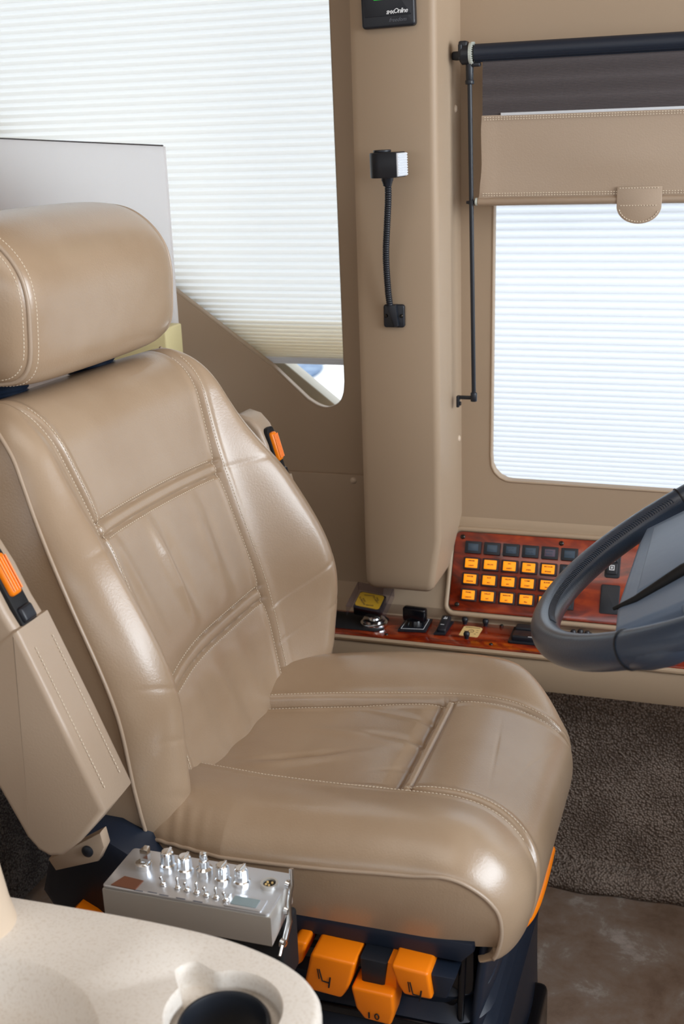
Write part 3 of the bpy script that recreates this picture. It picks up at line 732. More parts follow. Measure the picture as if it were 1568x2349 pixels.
def smap(u, w, sS, us=.54):
    # mesh columns follow the seam so its groove stays crisp
    a = abs(u); q = sS*a/us if a <= us else sS+(w-sS)*(a-us)/(1-us)
    return math.copysign(q, u)
def closed_pad(name, h0, h1, wf, df, sf, nu, nv, back, P, m, parent, side_in=.012):
    """front grid, side strip and flat back in one closed surface"""
    V = []; F = []
    def hv(j): return h0+(h1-h0)*(.5-.5*math.cos(math.pi*j/nv))*.25+(h1-h0)*(j/nv)*.75
    for j in range(nv+1):
        h = hv(j); w = wf(h)
        for i in range(nu+1):
            s = smap(-1+2*i/nu, w, sf(h)); V.append(P(s, h, df(s, h)))
    for j in range(nv):
        for i in range(nu):
            a = j*(nu+1)+i; F.append((a, a+1, a+nu+2, a+nu+1))
    B = len(V)
    for j in range(nv+1):
        h = hv(j); w = wf(h)-side_in
        for i in range(nu+1): V.append(P(w*(-1+2*i/nu), max(h, h0+.03+.09*(1-j/nv)), back))
    for j in range(nv):
        for i in range(nu):
            a = B+j*(nu+1)+i; F.append((a, a+nu+1, a+nu+2, a+1))
    bdl = [i for i in range(nu)]+[nu+(nu+1)*j for j in range(nv)]+[(nu+1)*nv+nu-i for i in range(nu)]+[(nu+1)*(nv-j) for j in range(nv)]
    for a, b in zip(bdl, bdl[1:]+bdl[:1]): F.append((a, B+a, B+b, b))
    o = pyd(name, V, F, m, parent, 50); return o
back = closed_pad('backrest', HB0, HB1, bw, bd, seamS, 250, 400, -.100, bp3, 'leather', seat)
def on_back(s, h, off=0): return bp3(s, h, bd(s, h)+off)
# piping along the outer edge of the backrest
for sg in (-1, 1):
    bm = bmesh.new(); pts = []
    for k in range(121):
        h = HB0+(HB1-HB0)*(.5-.5*math.cos(math.pi*k/120)) if False else HB0+.001+(HB1-HB0-.002)*k/120
        w = bw(h); pts.append(bp3(sg*w, h, bd(sg*w, h)))
    add_tube(bm, pts, .0024, 8); bmo('piping', bm, 'leather_side', back, 180)
def stitch_line(parent, pts, r=.00062):
    bm = bmesh.new(); add_stitches(bm, pts, .0044, .0030, r); return bmo('stitching', bm, 'thread', parent, None)
for sg in (-1, 1):
    for off in (-.0075, .0075):
        stitch_line(back, [on_back(sg*(seamS(h)+off), h, .0004) for h in [HB0+.03+(HB1-HB0-.045)*k/140 for k in range(141)]])
for base, fn in ((0, lambda s: .340-.004*(s/.14)**2), (1, lambda s: .150+.006*s/.136-.028*clamp(-s/.136)**2.2)):
    for off in (-.0125, .0125) if base == 0 else (-.0125, .0125):
        stitch_line(back, [on_back(s, fn(s)+off, .0004) for s in [-.126+.252*k/60 for k in range(61)]])

# headrest: side profile swept across, piped ends
def hr_prof(n=96):
    c = [(-.7065, 1.040), (-.7005, 1.085), (-.7000, 1.120), (-.7080, 1.150), (-.7290, 1.177), (-.760, 1.196), (-.800, 1.202), (-.840, 1.195), (-.868, 1.160), (-.872, 1.105), (-.860, 1.052), (-.835, 1.026), (-.800, 1.016), (-.762, 1.013), (-.726, 1.018)]
    P = c+[c[0]]; out = []
    N = len(c)
    for i in range(N):
        for k in range(n//N+1):
            t_ = k/(n//N+1); q = []
            for j in (0, 1):
                a, b, cc, d = c[i-1][j], c[i][j], c[(i+1) % N][j], c[(i+2) % N][j]
                q.append(.5*(2*b+(cc-a)*t_+(2*a-5*b+4*cc-d)*t_*t_+(3*b-a-3*cc+d)*t_**3))
            out.append(tuple(q))
    return out
HP = hr_prof(); hc = (-.785, 1.115)
hy0, hy1 = 1.114, 1.424
V = []; F = []; NY = 60; NP = len(HP)
def hr_pt(k, y):
    u = (y-hy0)/(hy1-hy0); e = min(u, 1-u)*(hy1-hy0)
    sc = 1-.055*math.exp(-e/.016)-.03*math.exp(-e/.055)
    seamd = .0028*(g(e, .0, .003))
    px, pz = HP[k % NP]
    # the lower edge rises toward the far side as in the photo
    dz = -.0*u
    x = hc[0]+(px-hc[0])*(sc-seamd*4); z = hc[1]+(pz-hc[1])*(sc-seamd*4)
    x += .004*g(u, .5, .35)*(1 if px > -.75 else 0)*0
    return Vector((x+.055*(y-hy1), y, z+dz))
for j in range(NY+1):
    u = j/NY; u = .5-.5*math.cos(math.pi*u) if False else u
    u = u**1 ; yy = hy0+(hy1-hy0)*((.5-.5*math.cos(math.pi*u))*.7+.3*u)
    for k in range(NP): V.append(hr_pt(k, yy))
for j in range(NY):
    for k in range(NP):
        a = j*NP+k; b = j*NP+(k+1) % NP; F.append((a, b, b+NP, a+NP))
# domed side panels
for side, y, j in ((-1, hy0, 0), (1, hy1, NY)):
    base = [j*NP+k for k in range(NP)]; prev = base; hx = hc[0]+.055*(y-hy1)
    for q, (sc, dy) in enumerate(((.985, .0015), (.93, .007), (.8, .013), (.6, .017), (.35, .019), (.12, .0195))):
        row = []
        for k in range(NP):
            b = V[base[k]]; row.append(len(V)); V.append(Vector((hx+(b.x-hx)*sc, y+side*dy, hc[1]+(b.z-hc[1])*sc)))
        for k in range(NP):
            l = (k+1) % NP
            F.append((prev[k], row[k], row[l], prev[l]) if side < 0 else (prev[k], prev[l], row[l], row[k]))
        prev = row
    F.append(tuple(prev) if side > 0 else tuple(prev[::-1]))
head = pyd('headrest', V, F, 'leather', seat, 180)
for y in (hy0, hy1):
    bm = bmesh.new(); add_tube(bm, [hr_pt(k, y) for k in range(NP)], .0026, 8, closed=True); bmo('piping', bm, 'leather_side', head, 180)
stitch_line(head, [hr_pt(k, hy0+.0095) for k in range(NP)]+[hr_pt(0, hy0+.0095)], .0007)
stitch_line(head, [Vector((hc[0]-.0167+(hr_pt(k, hy0).x-hc[0]+.0167)*.945, hy0-.0056, hc[1]+(hr_pt(k, hy0).z-hc[1])*.945)) for k in range(NP)], .0007)
# ribbed sleeves over the headrest posts
for y in (1.165, 1.345):
    bm = bmesh.new(); pr = [(0, 0)]
    for k in range(7): pr += [(.030, .0055*k), (.033, .0055*k+.0028)]
    pr += [(.026, .045), (0, .045)]
    add_lathe(bm, pr, (-.800+.08*(y-1.25), y, .992), (-.05, 0, 1), 36); bmo('ribbed_sleeve', bm, 'navy', seat, 40)

# cushion ------------------------------------------------------------
CY = 1.262; CW = .247
cprof = smooth_line([(-.705, .546), (-.66, .546), (-.60, .549), (-.52, .553), (-.44, .557), (-.37, .562), (-.31, .567), (-.26, .568), (-.222, .560), (-.193, .544), (-.175, .522), (-.169, .497), (-.171, .472), (-.179, .450), (-.195, .440)], 10)
# arc-length table
AL = [0]
for a, b in zip(cprof, cprof[1:]): AL.append(AL[-1]+math.hypot(b[0]-a[0], b[1]-a[1]))
LT_ = AL[-1]
def cp(l):
    for i in range(len(AL)-1):
        if l <= AL[i+1] or i == len(AL)-2:
            t_ = (l-AL[i])/(AL[i+1]-AL[i]); a, b = cprof[i], cprof[i+1]
            x = a[0]+(b[0]-a[0])*t_; z = a[1]+(b[1]-a[1])*t_
            i0 = max(0, i-1); i1 = min(len(AL)-1, i+2)
            tx = cprof[i1][0]-cprof[i0][0]; tz = cprof[i1][1]-cprof[i0][1]; n = math.hypot(tx, tz)
            return x, z, -tz/n, tx/n
def l_of_x(x):   # only on the top part
    for i in range(len(AL)-1):
        if cprof[i+1][0] >= x: return AL[i]+(x-cprof[i][0])/(cprof[i+1][0]-cprof[i][0])*(AL[i+1]-AL[i])
LB = l_of_x(-.331)
def cseam(l): return ci(l, [(0, .096), (.09, .097), (LB, .114), (LB+.10, .122), (LB+.17, .150), (LT_, .185)])
def cn(q, l):
    a = abs(q); sS = cseam(l); d = 0
    if a < sS:
        if l < LB:
            e = min((sS-a)/.02, (LB-l)/.03, 1); d -= .012*clamp(interp(l, [(0, 1.5), (LB-.15, 1.35), (LB, 1.0)]))*0+0
            d -= interp(l, [(0, .020), (.2, .017), (LB, .008)])*(1-.3*(a/sS)**2)
            d += .003*clamp(e)*math.cos(a/sS*1.2)
            # loose wrinkles in the leather
            u = l/LB
            d -= .0045*g(q-.34*(l-.21), -.035, .007)*g(l, .22, .045)
            d += .0038*g(q-.34*(l-.21), -.052, .011)*g(l, .22, .05)
            d -= .0028*g(q+.30*(l-.36), .010, .006)*g(l, .37, .075)
            d += .0022*g(q+.30*(l-.36), -.004, .010)*g(l, .36, .07)
            d -= .0022*g(q+.35*(l-.38), .055, .006)*g(l, .36, .09)
            d -= .0024*g(q-.25*(l-.40), -.045, .005)*g(l, .40, .05)
            d += .0018*g(q+.1*(l-.3), .03, .01)*g(l, .26, .05)
        else: d += .001
    else:
        t_ = clamp((a-sS)/(CW-sS)); d += (.020 if q < 0 else .029)*math.sin(math.pi*clamp(t_*.85))**1.2*clamp(interp(l, [(0, .9), (LB+.08, .9), (LB+.17, .2), (LT_, 0)]))
    d -= .0062*g(a, sS, .0032)*interp(l, [(0, 1), (LB+.14, 1), (LB+.2, .35), (LT_, 0)])
    d += .002*(g(a, sS+.009, .005)+g(a, sS-.009, .005))*interp(l, [(0, 1), (LB+.14, 1), (LB+.2, 0)])
    if a < sS+.003: 
        d -= .0030*(g(l, LB+.0085, .0020)+g(l, LB-.0085, .0020)); d -= .004*g(l, LB, .022)
    # fine gathered creases down the near rear flank
    if q < -.205: d += .0006*math.sin(l*330+q*60)*clamp((.20-l)/.06)*clamp((-q-.205)/.02)
    # faint cross creases of worn leather on the front roll
    d -= .0009*(g(l+.1*q, LB+.085, .0022)+g(l-.25*q, LB+.13, .002))*clamp(1-a/.11)
    # side roll-over down to the welt
    e = clamp((a-(CW-.062))/.062); rr = ci(l, [(0, .034), (LB+.04, .034), (LB+.12, .020), (LT_, .014)])
    d -= rr*(1-math.sqrt(max(0, 1-e*e*.96)))
    return d
def corner_in(l):
    # the pad narrows in plan as it turns over the front
    return .018*interp(l, [(0, 0), (LB+.045, 0), (LB+.19, 1), (LT_, 1)])**1.6
def cpt(q, l, off=0):
    x, z, nx, nz = cp(l); d = cn(q, l)+off; s = q/CW; w = CW-corner_in(l)*.6
    if s > 0: w += .010-.056*clamp(abs(x+.385)/.20)**2
    else: w -= .020*clamp((-.50-x)/.10)
    # front corners rounded in plan
    fr = interp(l, [(0, 0), (LB+.02, 0), (LB+.14, 1), (LT_, 1)])
    back_off = (.050 if s > 0 else .014)*fr*clamp((abs(s)-.45)/.55)**2.6
    return Vector((x+nx*d-back_off, CY+w*s, z+nz*d))
NU, NV = 220, 420
V = []; F = []
for j in range(NV+1):
    l = LT_*j/NV
    for i in range(NU+1): V.append(cpt(smap(-1+2*i/NU, CW, cseam(l)), l))
for j in range(NV):
    for i in range(NU):
        a = j*(NU+1)+i; F.append((a, a+1, a+NU+2, a+NU+1)[::-1])
# boxing: side panels drop from the welt to the base
ZB = .464
for sg, col in ((-1, 0), (1, NU)):
    prev = [j*(NU+1)+col for j in range(NV+1)]
    for st in range(1, 7):
        row = []
        for j in range(NV+1):
            p = V[j*(NU+1)+col]; t_ = st/6; zb = min(ZB, p.z); bul = .004*math.sin(math.pi*t_)
            row.append(len(V)); V.append(Vector((p.x-.006*t_, p.y+sg*(bul-.010*t_), p.z+(zb-p.z)*t_)))
        for j in range(NV):
            q = (prev[j], prev[j+1], row[j+1], row[j]); F.append(q if sg > 0 else q[::-1])
        prev = row
cush = pyd('seat_cushion', V, F, 'leather', seat, 60)
for sg in (-1, 1):
    bm = bmesh.new(); add_tube(bm, [cpt(sg*CW, LT_*(.04+.93*k/160)) for k in range(161)], .0024, 8)
    bmo('piping', bm, 'leather_side', cush, 180)
for sg in (-1, 1):
    for off in (-.0075, .0075):
        stitch_line(cush, [cpt(sg*(cseam(l)+off), l, .0002) for l in [LT_*(.1+.72*k/200) for k in range(201)]])

# folded-up armrests -------------------------------------------------
def armrest(y0, y1, foot, top, depth, lab_parent, ttilt, big=True):
    """foot: (x,z) of the lower front corner; the arm leans back along ttilt"""
    L_ = math.hypot(top[0]-foot[0], top[1]-foot[1])
    ux = Vector((top[0]-foot[0], 0, top[1]-foot[1])).normalized()   # up along the arm
    fx = Vector((ux.z, 0, -ux.x))                                   # forward
    m = Matrix((fx, ux, fx.cross(ux))).transposed().to_4x4(); m.translation = Vector((foot[0], y1, foot[1]))
    # local x forward, y up, z = fx cross ux  (pointing to -Y)
    wz = y1-y0
    return m, L_, wz
def build_arm(y0, y1, foot, top, depth):
    m, L_, wz = armrest(y0, y1, foot, top, depth, None, None)
    d = depth
    sgn = 1 if (m.to_3x3()@Vector((0, 0, 1))).y < 0 else -1
    if sgn < 0: m = m@Matrix.Scale(-1, 4, Vector((0, 0, 1)))
    out = [(0, 0), (.001, L_*.30), (.0, L_*.62), (-.003, L_*.70), (-.004, L_*.82), (-.008, L_*.91), (-.018, L_*.97), (-.034, L_), (-.054, L_*.985), (-.072, L_*.93), (-d*.90, L_*.80), (-d, L_*.55), (-d*1.02, L_*.2), (-d*.99, -.006), (-d*.94, -.022), (-d*.84, -.031), (-d*.70, -.033), (-d*.45, -.024)]
    bm = bmesh.new(); add_prism(bm, smooth_line(out, 5) if False else out, .0, wz, m, .007, 4)
    arm = bmo('armrest', bm, 'leather_side', seat, 60)
    # leather pocket pulled over the lower part
    bm = bmesh.new()
    pk_ = [(.003, -.002), (.004, L_*.30), (.0035, L_*.635), (-.002, L_*.64), (-.030, L_*.615), (-d*.6, L_*.60), (-d-.002, L_*.58), (-d*1.02-.003, L_*.2), (-d-.001, -.008), (-d*.95, -.025), (-d*.85, -.035), (-d*.70, -.037), (-d*.44, -.028)]
    add_prism(bm, pk_, -.003, wz+.003, m, .006, 4); pc = bmo('armrest_cover', bm, 'leather_side', arm, 60)
    for zz in (.012, wz-.012): stitch_line(pc, [m@Vector((.0045, L_*.05+(L_*.52)*k/40, zz)) for k in range(41)], .0006)
    # slot with the orange height wheel, on the front face near the top
    sl = m@frame((-.003, L_*.755, wz*.50), (0, 0, 1), (-.03, 1, 0))
    rot = m@frame((-.0015, L_*.775, wz*.56), (0, 0, -1), (-.045, 1, 0))
    bm = bmesh.new(); add_prism(bm, rrect(-.0125, -.052, .0125, .038, .008), -.006, .0022, rot, .001, 2); bmo('slot', bm, 'blackmatt', arm, 40)
    bm = bmesh.new(); add_box(bm, (-.001, .008, .001), (.016, .044, .014), .004, rot)
    for k in range(4): add_tube(bm, [rot@Vector((-.006+.004*k, -.010, .0083)), rot@Vector((-.006+.004*k, .026, .0083))], .0011, 6)
    bmo('adjuster_wheel', bm, 'orange', arm, 50)
    bm = bmesh.new(); add_box(bm, (0, -.034, .002), (.020, .016, .010), .003, rot); bmo('slot_block', bm, 'black', arm, 40)
    return arm, m, L_
build_arm(.900, .955, (-.566, .650), (-.684, .936), .100)
build_arm(1.575, 1.622, (-.592, .600), (-.657, .892), .100)
# near hinge bracket with black bolt
bm = bmesh.new(); add_prism(bm, [(-.668, .545), (-.600, .590), (-.597, .572), (-.607, .553), (-.66, .532)], -.96, -.945, Matrix(((1, 0, 0, 0), (0, 0, -1, 0), (0, 1, 0, 0), (0, 0, 0, 1))), .003, 2); hb = bmo('armrest_bracket', bm, 'leather_side', seat, 40)
bm = bmesh.new(); add_lathe(bm, [(0, 0), (.0065, 0), (.0065, .003), (.004, .005), (0, .005)], (-.617, .946, .565), (0, -1, 0), 20); bmo('bolt', bm, 'black', hb, 40)

# black base parts ------------------------------------------------------
XZm = Matrix(((1, 0, 0, 0), (0, 0, -1, 0), (0, 1, 0, 0), (0, 0, 0, 1)))   # outline in XZ, extrude z=-Y
bm = bmesh.new()
add_prism(bm, [(-.66, .472), (-.222, .472), (-.222, .462), (-.235, .447), (-.42, .449), (-.60, .452), (-.66, .46)], -1.49, -1.022, XZm, .004, 2)
bmo('seat_pan', bm, 'navy', seat, 40)
bm = bmesh.new()
add_prism(bm, [(-.66, .455), (-.225, .452), (-.225, .40), (-.26, .36), (-.66, .34)], -1.46, -1.04, XZm, .004, 2)
bmo('base_housing', bm, 'black_gloss', seat, 40)
bm = bmesh.new(); add_box(bm, (-.300, 1.030, .355), (.20, .014, .012), .003); bmo('cross_rail', bm, 'black_gloss', seat, 40)
bm = bmesh.new(); add_cyl(bm, (-.236, 1.036, .45), (-.240, 1.036, .345), .004); bmo('guide_pin', bm, 'black_gloss', seat, 40)
bm = bmesh.new(); add_box(bm, (-.42, 1.24, .06), (.44, .36, .12), .01); bmo('floor_plinth', bm, 'black_gloss', seat, 40)
# suspension bellows between floor plinth and housing
bm = bmesh.new(); rows_ = []
for k in range(23):
    z = .10+.34*k/22; off = .010*(k % 2)+.022*math.sin(math.pi*k/22)
    rows_.append((z, off))
ringv = []
for z, off in rows_:
    ringv.append([bm.verts.new((x, y, z)) for x, y in rrect(-.64-off*.2, 1.05-off, -.225+off-.045*(1-z/.45), 1.47+off, .05, 5)])
for a, b in zip(ringv, ringv[1:]):
    for k in range(len(a)): bm.faces.new((a[k], a[(k+1) % len(a)], b[(k+1) % len(a)], b[k]))
bm.faces.new(ringv[-1]); bm.faces.new(ringv[0][::-1])
bmo('suspension_bellows', bm, 'navy', seat, 60)
# smooth rubber skirt falling from the front edge
V = []; F = []; n1, n2 = 24, 24
for j in range(n2+1):
    t_ = j/n2; z = .478-.44*t_
    for i in range(n1+1):
        u = i/n1; y = 1.035+.42*u
        x = -.198-.018*t_-.012*math.sin(math.pi*t_)+.010*math.sin(u*9+1)*t_*.6-.012*(1-u)**6
        V.append((x, y, z))
for j in range(n2):
    for i in range(n1):
        a = j*(n1+1)+i; F.append((a, a+n1+1, a+n1+2, a+1))
o = pyd('front_skirt', V, F, 'navy', seat, 180); md = o.modifiers.new('thick', 'SOLIDIFY'); md.thickness = .006
# orange adjusting levers along the near side
def lever(pts, y0, y1, ang=0):
    bm = bmesh.new(); add_prism(bm, pts, -y1, -y0, XZm, .0035, 3, vb=1); return bmo('adjusting_lever', bm, 'orange', seat, 40)
def sym_seat(par, x, z, y):
    bm = bmesh.new()
    mm = Matrix.Translation(Vector((x, y, z)))@YZ
    add_tube(bm, [mm@Vector(p) for p in ((-.006, .010, 0), (-.003, -.004, 0), (.004, -.005, 0))], .0008, 6)
    add_tube(bm, [mm@Vector(p) for p in ((-.008, .010, 0), (-.0065, -.002, 0))], .0006, 6)
    add_tube(bm, [mm@Vector(p) for p in ((.006, .002, 0), (.004, -.011, 0))], .0009, 6)
    bmo('symbol', bm, 'blackmatt', par, None)
l1 = lever([(-.389, .461), (-.340, .4585), (-.349, .424), (-.357, .411), (-.396, .414), (-.3985, .420)], .988, 1.04)
sym_seat(l1, -.374, .434, .9875)
l0 = lever([(-.412, .463), (-.398, .463), (-.404, .437), (-.425, .418), (-.425, .44)], 1.0, 1.04)
l2 = lever([(-.345, .422), (-.299, .421), (-.298, .400), (-.302, .382), (-.331, .384), (-.340, .396)], .985, 1.02)
bm = bmesh.new(); add_prism(bm, [(-.338, .450), (-.308, .449), (-.312, .415), (-.337, .417)], -1.03, -.998, XZm, .003, 2); bmo('lever_arm', bm, 'black', l2, 40)
bm = bmesh.new(); add_prism(bm, [(-.308, .449), (-.299, .449), (-.299, .415), (-.313, .416)], -1.03, -1.000, XZm, .001, 2); bmo('lever_cheek', bm, 'orange', l2, 40)
bm = bmesh.new(); add_box(bm, (-.325, .9838, .392), (.0016, .001, .007)); add_tube(bm, [(-.3165+.0022*math.cos(a/12*6.283), .9838, .392+.0034*math.sin(a/12*6.283)) for a in range(12)], .0007, 5, closed=True); bmo('symbol', bm, 'blackmatt', l2, None)
l3 = lever([(-.303, .4625), (-.263, .460), (-.2585, .428), (-.289, .428), (-.296, .440)], .992, 1.04)
sym_seat(l3, -.276, .436, .9915)
bm = bmesh.new(); add_prism(bm, [(-.262, .444), (-.236, .444), (-.246, .417), (-.260, .417)], -1.035, -1.0, XZm, .003, 2); bmo('black_lever', bm, 'navy', seat, 40)
for o in (l0, l1, l3): o.location.z -= .009
# orange slide handle under the front edge
bm = bmesh.new(); add_tube(bm, smooth_line([(-.23, 1.07, .452), (-.215, 1.09, .457), (-.188, 1.082, .459), (-.1755, 1.12, .461), (-.1745, 1.214, .463), (-.180, 1.228, .463), (-.22, 1.230, .46)], 8), .0062, 14); bmo('slide_handle', bm, 'orange', seat, 180)
# rear side cover, faceted black plastic with an orange tab
bm = bmesh.new()
add_prism(bm, [(-.712, .470), (-.694, .532), (-.672, .552), (-.622, .553), (-.592, .538), (-.560, .505), (-.56, .44), (-.66, .44), (-.70, .450)], -1.10, -.985, XZm, .012, 2)
bmo('side_cover', bm, 'navy', seat, 35)
bm = bmesh.new(); add_prism(bm, [(-.672, .454), (-.656, .4705), (-.638, .462), (-.61, .44), (-.66, .43)], -.99, -.95, XZm, .003, 2); bmo('side_tab', bm, 'orange', seat, 40)

# ================================================================== STEEL CONTROL BOX
t = thing('control_box', (-.48, .93, .50), 'brushed steel box with chrome knobs and toggles between the seat and the tray', 'control box')
BX = frame((-.4865, .9335, .560), (1, .0, .004), (.0, 1, .0))
bm = bmesh.new(); add_prism(bm, [(-.0885, -.035), (.0935, -.035), (.0885, .035), (-.0865, .035)], -.034, -.0005, BX, .0015, 2); case = bmo('case', bm, 'steel', t, 40)
bm = bmesh.new(); add_prism(bm, rrect(-.089, -.0345, .091, .0345, .004), -.0005, .0022, BX, .001, 2); bmo('face_plate', bm, 'faceplate', t, 40)
def bx(x, y): return BX@Vector((x+.4865, y-.9335, .0022))
for k, (x, y) in enumerate(((-.548, .938), (-.525, .947), (-.504, .944), (-.4825, .944), (-.4605, .940), (-.440, .940))):
    bm = bmesh.new(); o_ = bx(x, y)
    if k == 0:
        add_lathe(bm, [(0, 0), (.0085, 0), (.0085, .006), (.006, .0075), (0, .0075)], o_, (0, 0, 1), 28)
        add_prism(bm, [(-.001, -.004), (.008, -.005), (.006, .005), (.0005, .005)], .006, .024, Matrix.Translation(o_), .001, 2)
    elif k == 3:
        add_lathe(bm, [(0, 0), (.0085, 0), (.0085, .007), (.0055, .009), (.005, .016), (.0035, .0165), (.0042, .021), (.0036, .0245), (0, .0255)], o_, (0, 0, 1), 24)
    else:
        add_lathe(bm, [(0, 0), (.0088, 0), (.0088, .003), (.0074, .0045), (.0068, .0165), (.0055, .018), (0, .018)], o_, (0, 0, 1), 9)
        add_box(bm, (o_.x+.001, o_.y, o_.z+.014), (.0030, .0148, .009), .0006)
    bmo('chrome_knob', bm, 'chrome', t, 35)
for k, x in enumerate((-.515, -.4985, -.4875, -.4765, -.4655, -.4545, -.4435)):
    o_ = bx(x, .9155-.0012*k); bm = bmesh.new()
    add_lathe(bm, [(0, 0), (.0040, 0), (.0040, .0018), (.0028, .0030), (.0022, .0040), (0, .0040)], o_, (0, 0, 1), 14)
    e_ = o_+Vector((-.0015, .0025 if k % 2 else -.0015, .010)); add_tube(bm, [o_+Vector((0, 0, .003)), (o_+e_)/2, e_, e_+Vector((0, 0, .0014))], lambda q: (.0010, .0013, .0019, .0010)[q], 10)
    bmo('toggle_switch', bm, 'chrome', t, 50)
bm = bmesh.new(); add_lathe(bm, [(0, .0015), (.0062, .0015), (.0066, .004), (.0088, .004), (.0092, 0), (.0092, -.001)], bx(-.4112, .9425), (0, 0, 1), 30); cn_ = bmo('round_connector', bm, 'steel', t, 40)
bm = bmesh.new(); add_cyl(bm, bx(-.4112, .9425)+Vector((0, 0, .0005)), bx(-.4112, .9425)+Vector((0, 0, .0022)), .0066); bmo('connector_core', bm, 'blackmatt', cn_, 40)
bm = bmesh.new()
for dx, dy in ((-.0025, .0015), (.0025, .0015), (-.0028, -.0025), (.0008, -.0032)): add_cyl(bm, bx(-.4112+dx, .9425+dy)+Vector((0, 0, .0021)), bx(-.4112+dx, .9425+dy)+Vector((0, 0, .0036)), .0012, None, 10)
bmo('connector_pin', bm, 'amber_decal', cn_, 40)
bm = bmesh.new(); add_prism(bm, rrect(-.4430, .8995, -.4035, .9195, .002), .5622, .5642, I4, .0008, 2); dsp = bmo('display_frame', bm, 'faceplate', t, 40)
bm = bmesh.new(); add_prism(bm, rrect(-.4370, .9030, -.4100, .9160, .001), .5640, .5647, I4); bmo('display_screen', bm, 'lcd', dsp, None)
bm = bmesh.new(); add_prism(bm, [(-.5665, .9015), (-.5385, .9005), (-.5375, .9165), (-.5600, .9185)], .5615, .5630, I4, .0003, 1); bmo('brown_label', bm, 'copper', t, None)
for x, y in ((-.535, .9005), (-.520, .9015), (-.507, .9005), (-.4885, .9), (-.470, .9)):
    bm = bmesh.new(); add_box(bm, bx(x, y)+Vector((0, 0, .0002)), (.010, .0012, .0003)); bmo('printed_line', bm, 'grey_ink', t, None)
# right end latch and clips
bm = bmesh.new()
add_tube(bm, [(-.3925, .955, .556), (-.3905, .935, .530), (-.389, .905, .512)], .0018, 8)
add_tube(bm, [(-.388, .945, .585), (-.386, .94, .57), (-.388, .935, .555), (-.386, .93, .535), (-.388, .92, .520)], .0025, 8)
for z, y in ((.570, .940), (.545, .933), (.518, .918)): add_lathe(bm, [(0, 0), (.005, 0), (.004, .004), (0, .005)], (-.391, y, z), (1, -.3, 0), 12)
bmo('side_latch', bm, 'chrome', t, 50)
bm = bmesh.new(); add_box(bm, (-.482, .945, .49), (.178, .045, .070), .004); bmo('mounting_bracket', bm, 'blackmatt', t, 40)

# ================================================================== TRAY WITH CUP HOLDER
t = thing('console_tray', (-.5, .6, .62), 'cream speckled tray with a cup recess in the near left corner', 'tray')
TZ = .62
CC = (-.3535, .7045)
edge = smooth_line([(-1.1, .772), (-.75, .782), (-.602, .787), (-.48, .7895), (-.40, .786), (-.349, .7755), (-.318, .762), (-.298, .746), (-.287, .728), (-.281, .700), (-.279, .64), (-.28, .50)], 6)
edge = edge+[(-.30, .33), (-1.1, .33)]
def cup_loop():
    out = []
    r = .0475
    for k in range(60):
        a = 2*math.pi*k/60; d = 0
        rr_ = r
        # thumb notch for a mug handle toward the upper left
        da = (math.degrees(a)-142+180) % 360-180
        rr_ += .022*math.exp(-(da/15)**4)
        out.append((CC[0]+rr_*math.cos(a), CC[1]+rr_*math.sin(a)))
    return out
big = [(-.545+.125*math.cos(2*math.pi*k/64)*1.02, .595+.122*math.sin(2*math.pi*k/64)) for k in range(64)]
cupl = cup_loop()
bm = bmesh.new(); eds = []; loops = []
for lp in (edge, cupl, big):
    vs = [bm.verts.new((p[0], p[1], TZ)) for p in lp]; loops.append(vs)
    eds += [bm.edges.new((vs[i], vs[(i+1) % len(vs)])) for i in range(len(vs))]
bmesh.ops.triangle_fill(bm, edges=eds, use_beauty=True)
def skirt_loop(vs, steps, cx, cy, close=True, inner=None):
    prev = vs
    for sc, dz in steps:
        row = [bm.verts.new((cx+(v.co.x-cx)*sc, cy+(v.co.y-cy)*sc, TZ+dz)) for v in vs]
        for i in range(len(vs)): bm.faces.new((prev[i], prev[(i+1) % len(vs)], row[(i+1) % len(vs)], row[i]))
        prev = row
    if inner:
        row = [bm.verts.new((cx+inner*math.cos(2*math.pi*k/len(vs)), cy+inner*math.sin(2*math.pi*k/len(vs)), TZ-.0215)) for k in range(len(vs))]
        for i in range(len(vs)): bm.faces.new((prev[i], prev[(i+1) % len(vs)], row[(i+1) % len(vs)], row[i]))
    if close: bm.faces.new(prev)
skirt_loop(loops[1], [(.99, -.0006), (.965, -.003), (.95, -.008), (.94, -.016), (.925, -.0195), (.88, -.021)], CC[0], CC[1], False, .0355)
skirt_loop(loops[2], [(.985, -.0012), (.955, -.005), (.925, -.012), (.895, -.022), (.86, -.032), (.80, -.038), (.70, -.040)], -.545, .595)
skirt_loop(loops[0], [(1.004, -.0005), (1.010, -.002), (1.014, -.006), (1.015, -.012), (1.010, -.05)], -.7, .5)
bmo('tray_body', bm, 'cream', t, 50)
bm = bmesh.new()
add_lathe(bm, [(0, -.060), (.028, -.060), (.0305, -.02), (.0325, .006), (.034, .0095), (.036, .0095), (.0375, .007), (.0375, -.02)], (CC[0]-.001, CC[1]+.001, TZ-.021), (0, 0, 1), 56)
bmo('cup_liner', bm, 'black', t, 50)
bm = bmesh.new(); add_box(bm, (-.69, .55, .40), (.78, .40, .20), .02); bmo('tray_support', bm, 'cream_post', t, 40)
bm = bmesh.new(); add_lathe(bm, [(0, .140), (.012, .139), (.018, .134), (.021, .12), (.027, .06), (.032, .02), (.036, 0), (0, 0)], (-.610, .745, TZ), (0, 0, 1), 40)
o = bmo('cream_post', bm, 'cream_post', None, 60); tag(o, 'blurred cream tapered post standing on the tray at the left edge', 'post')

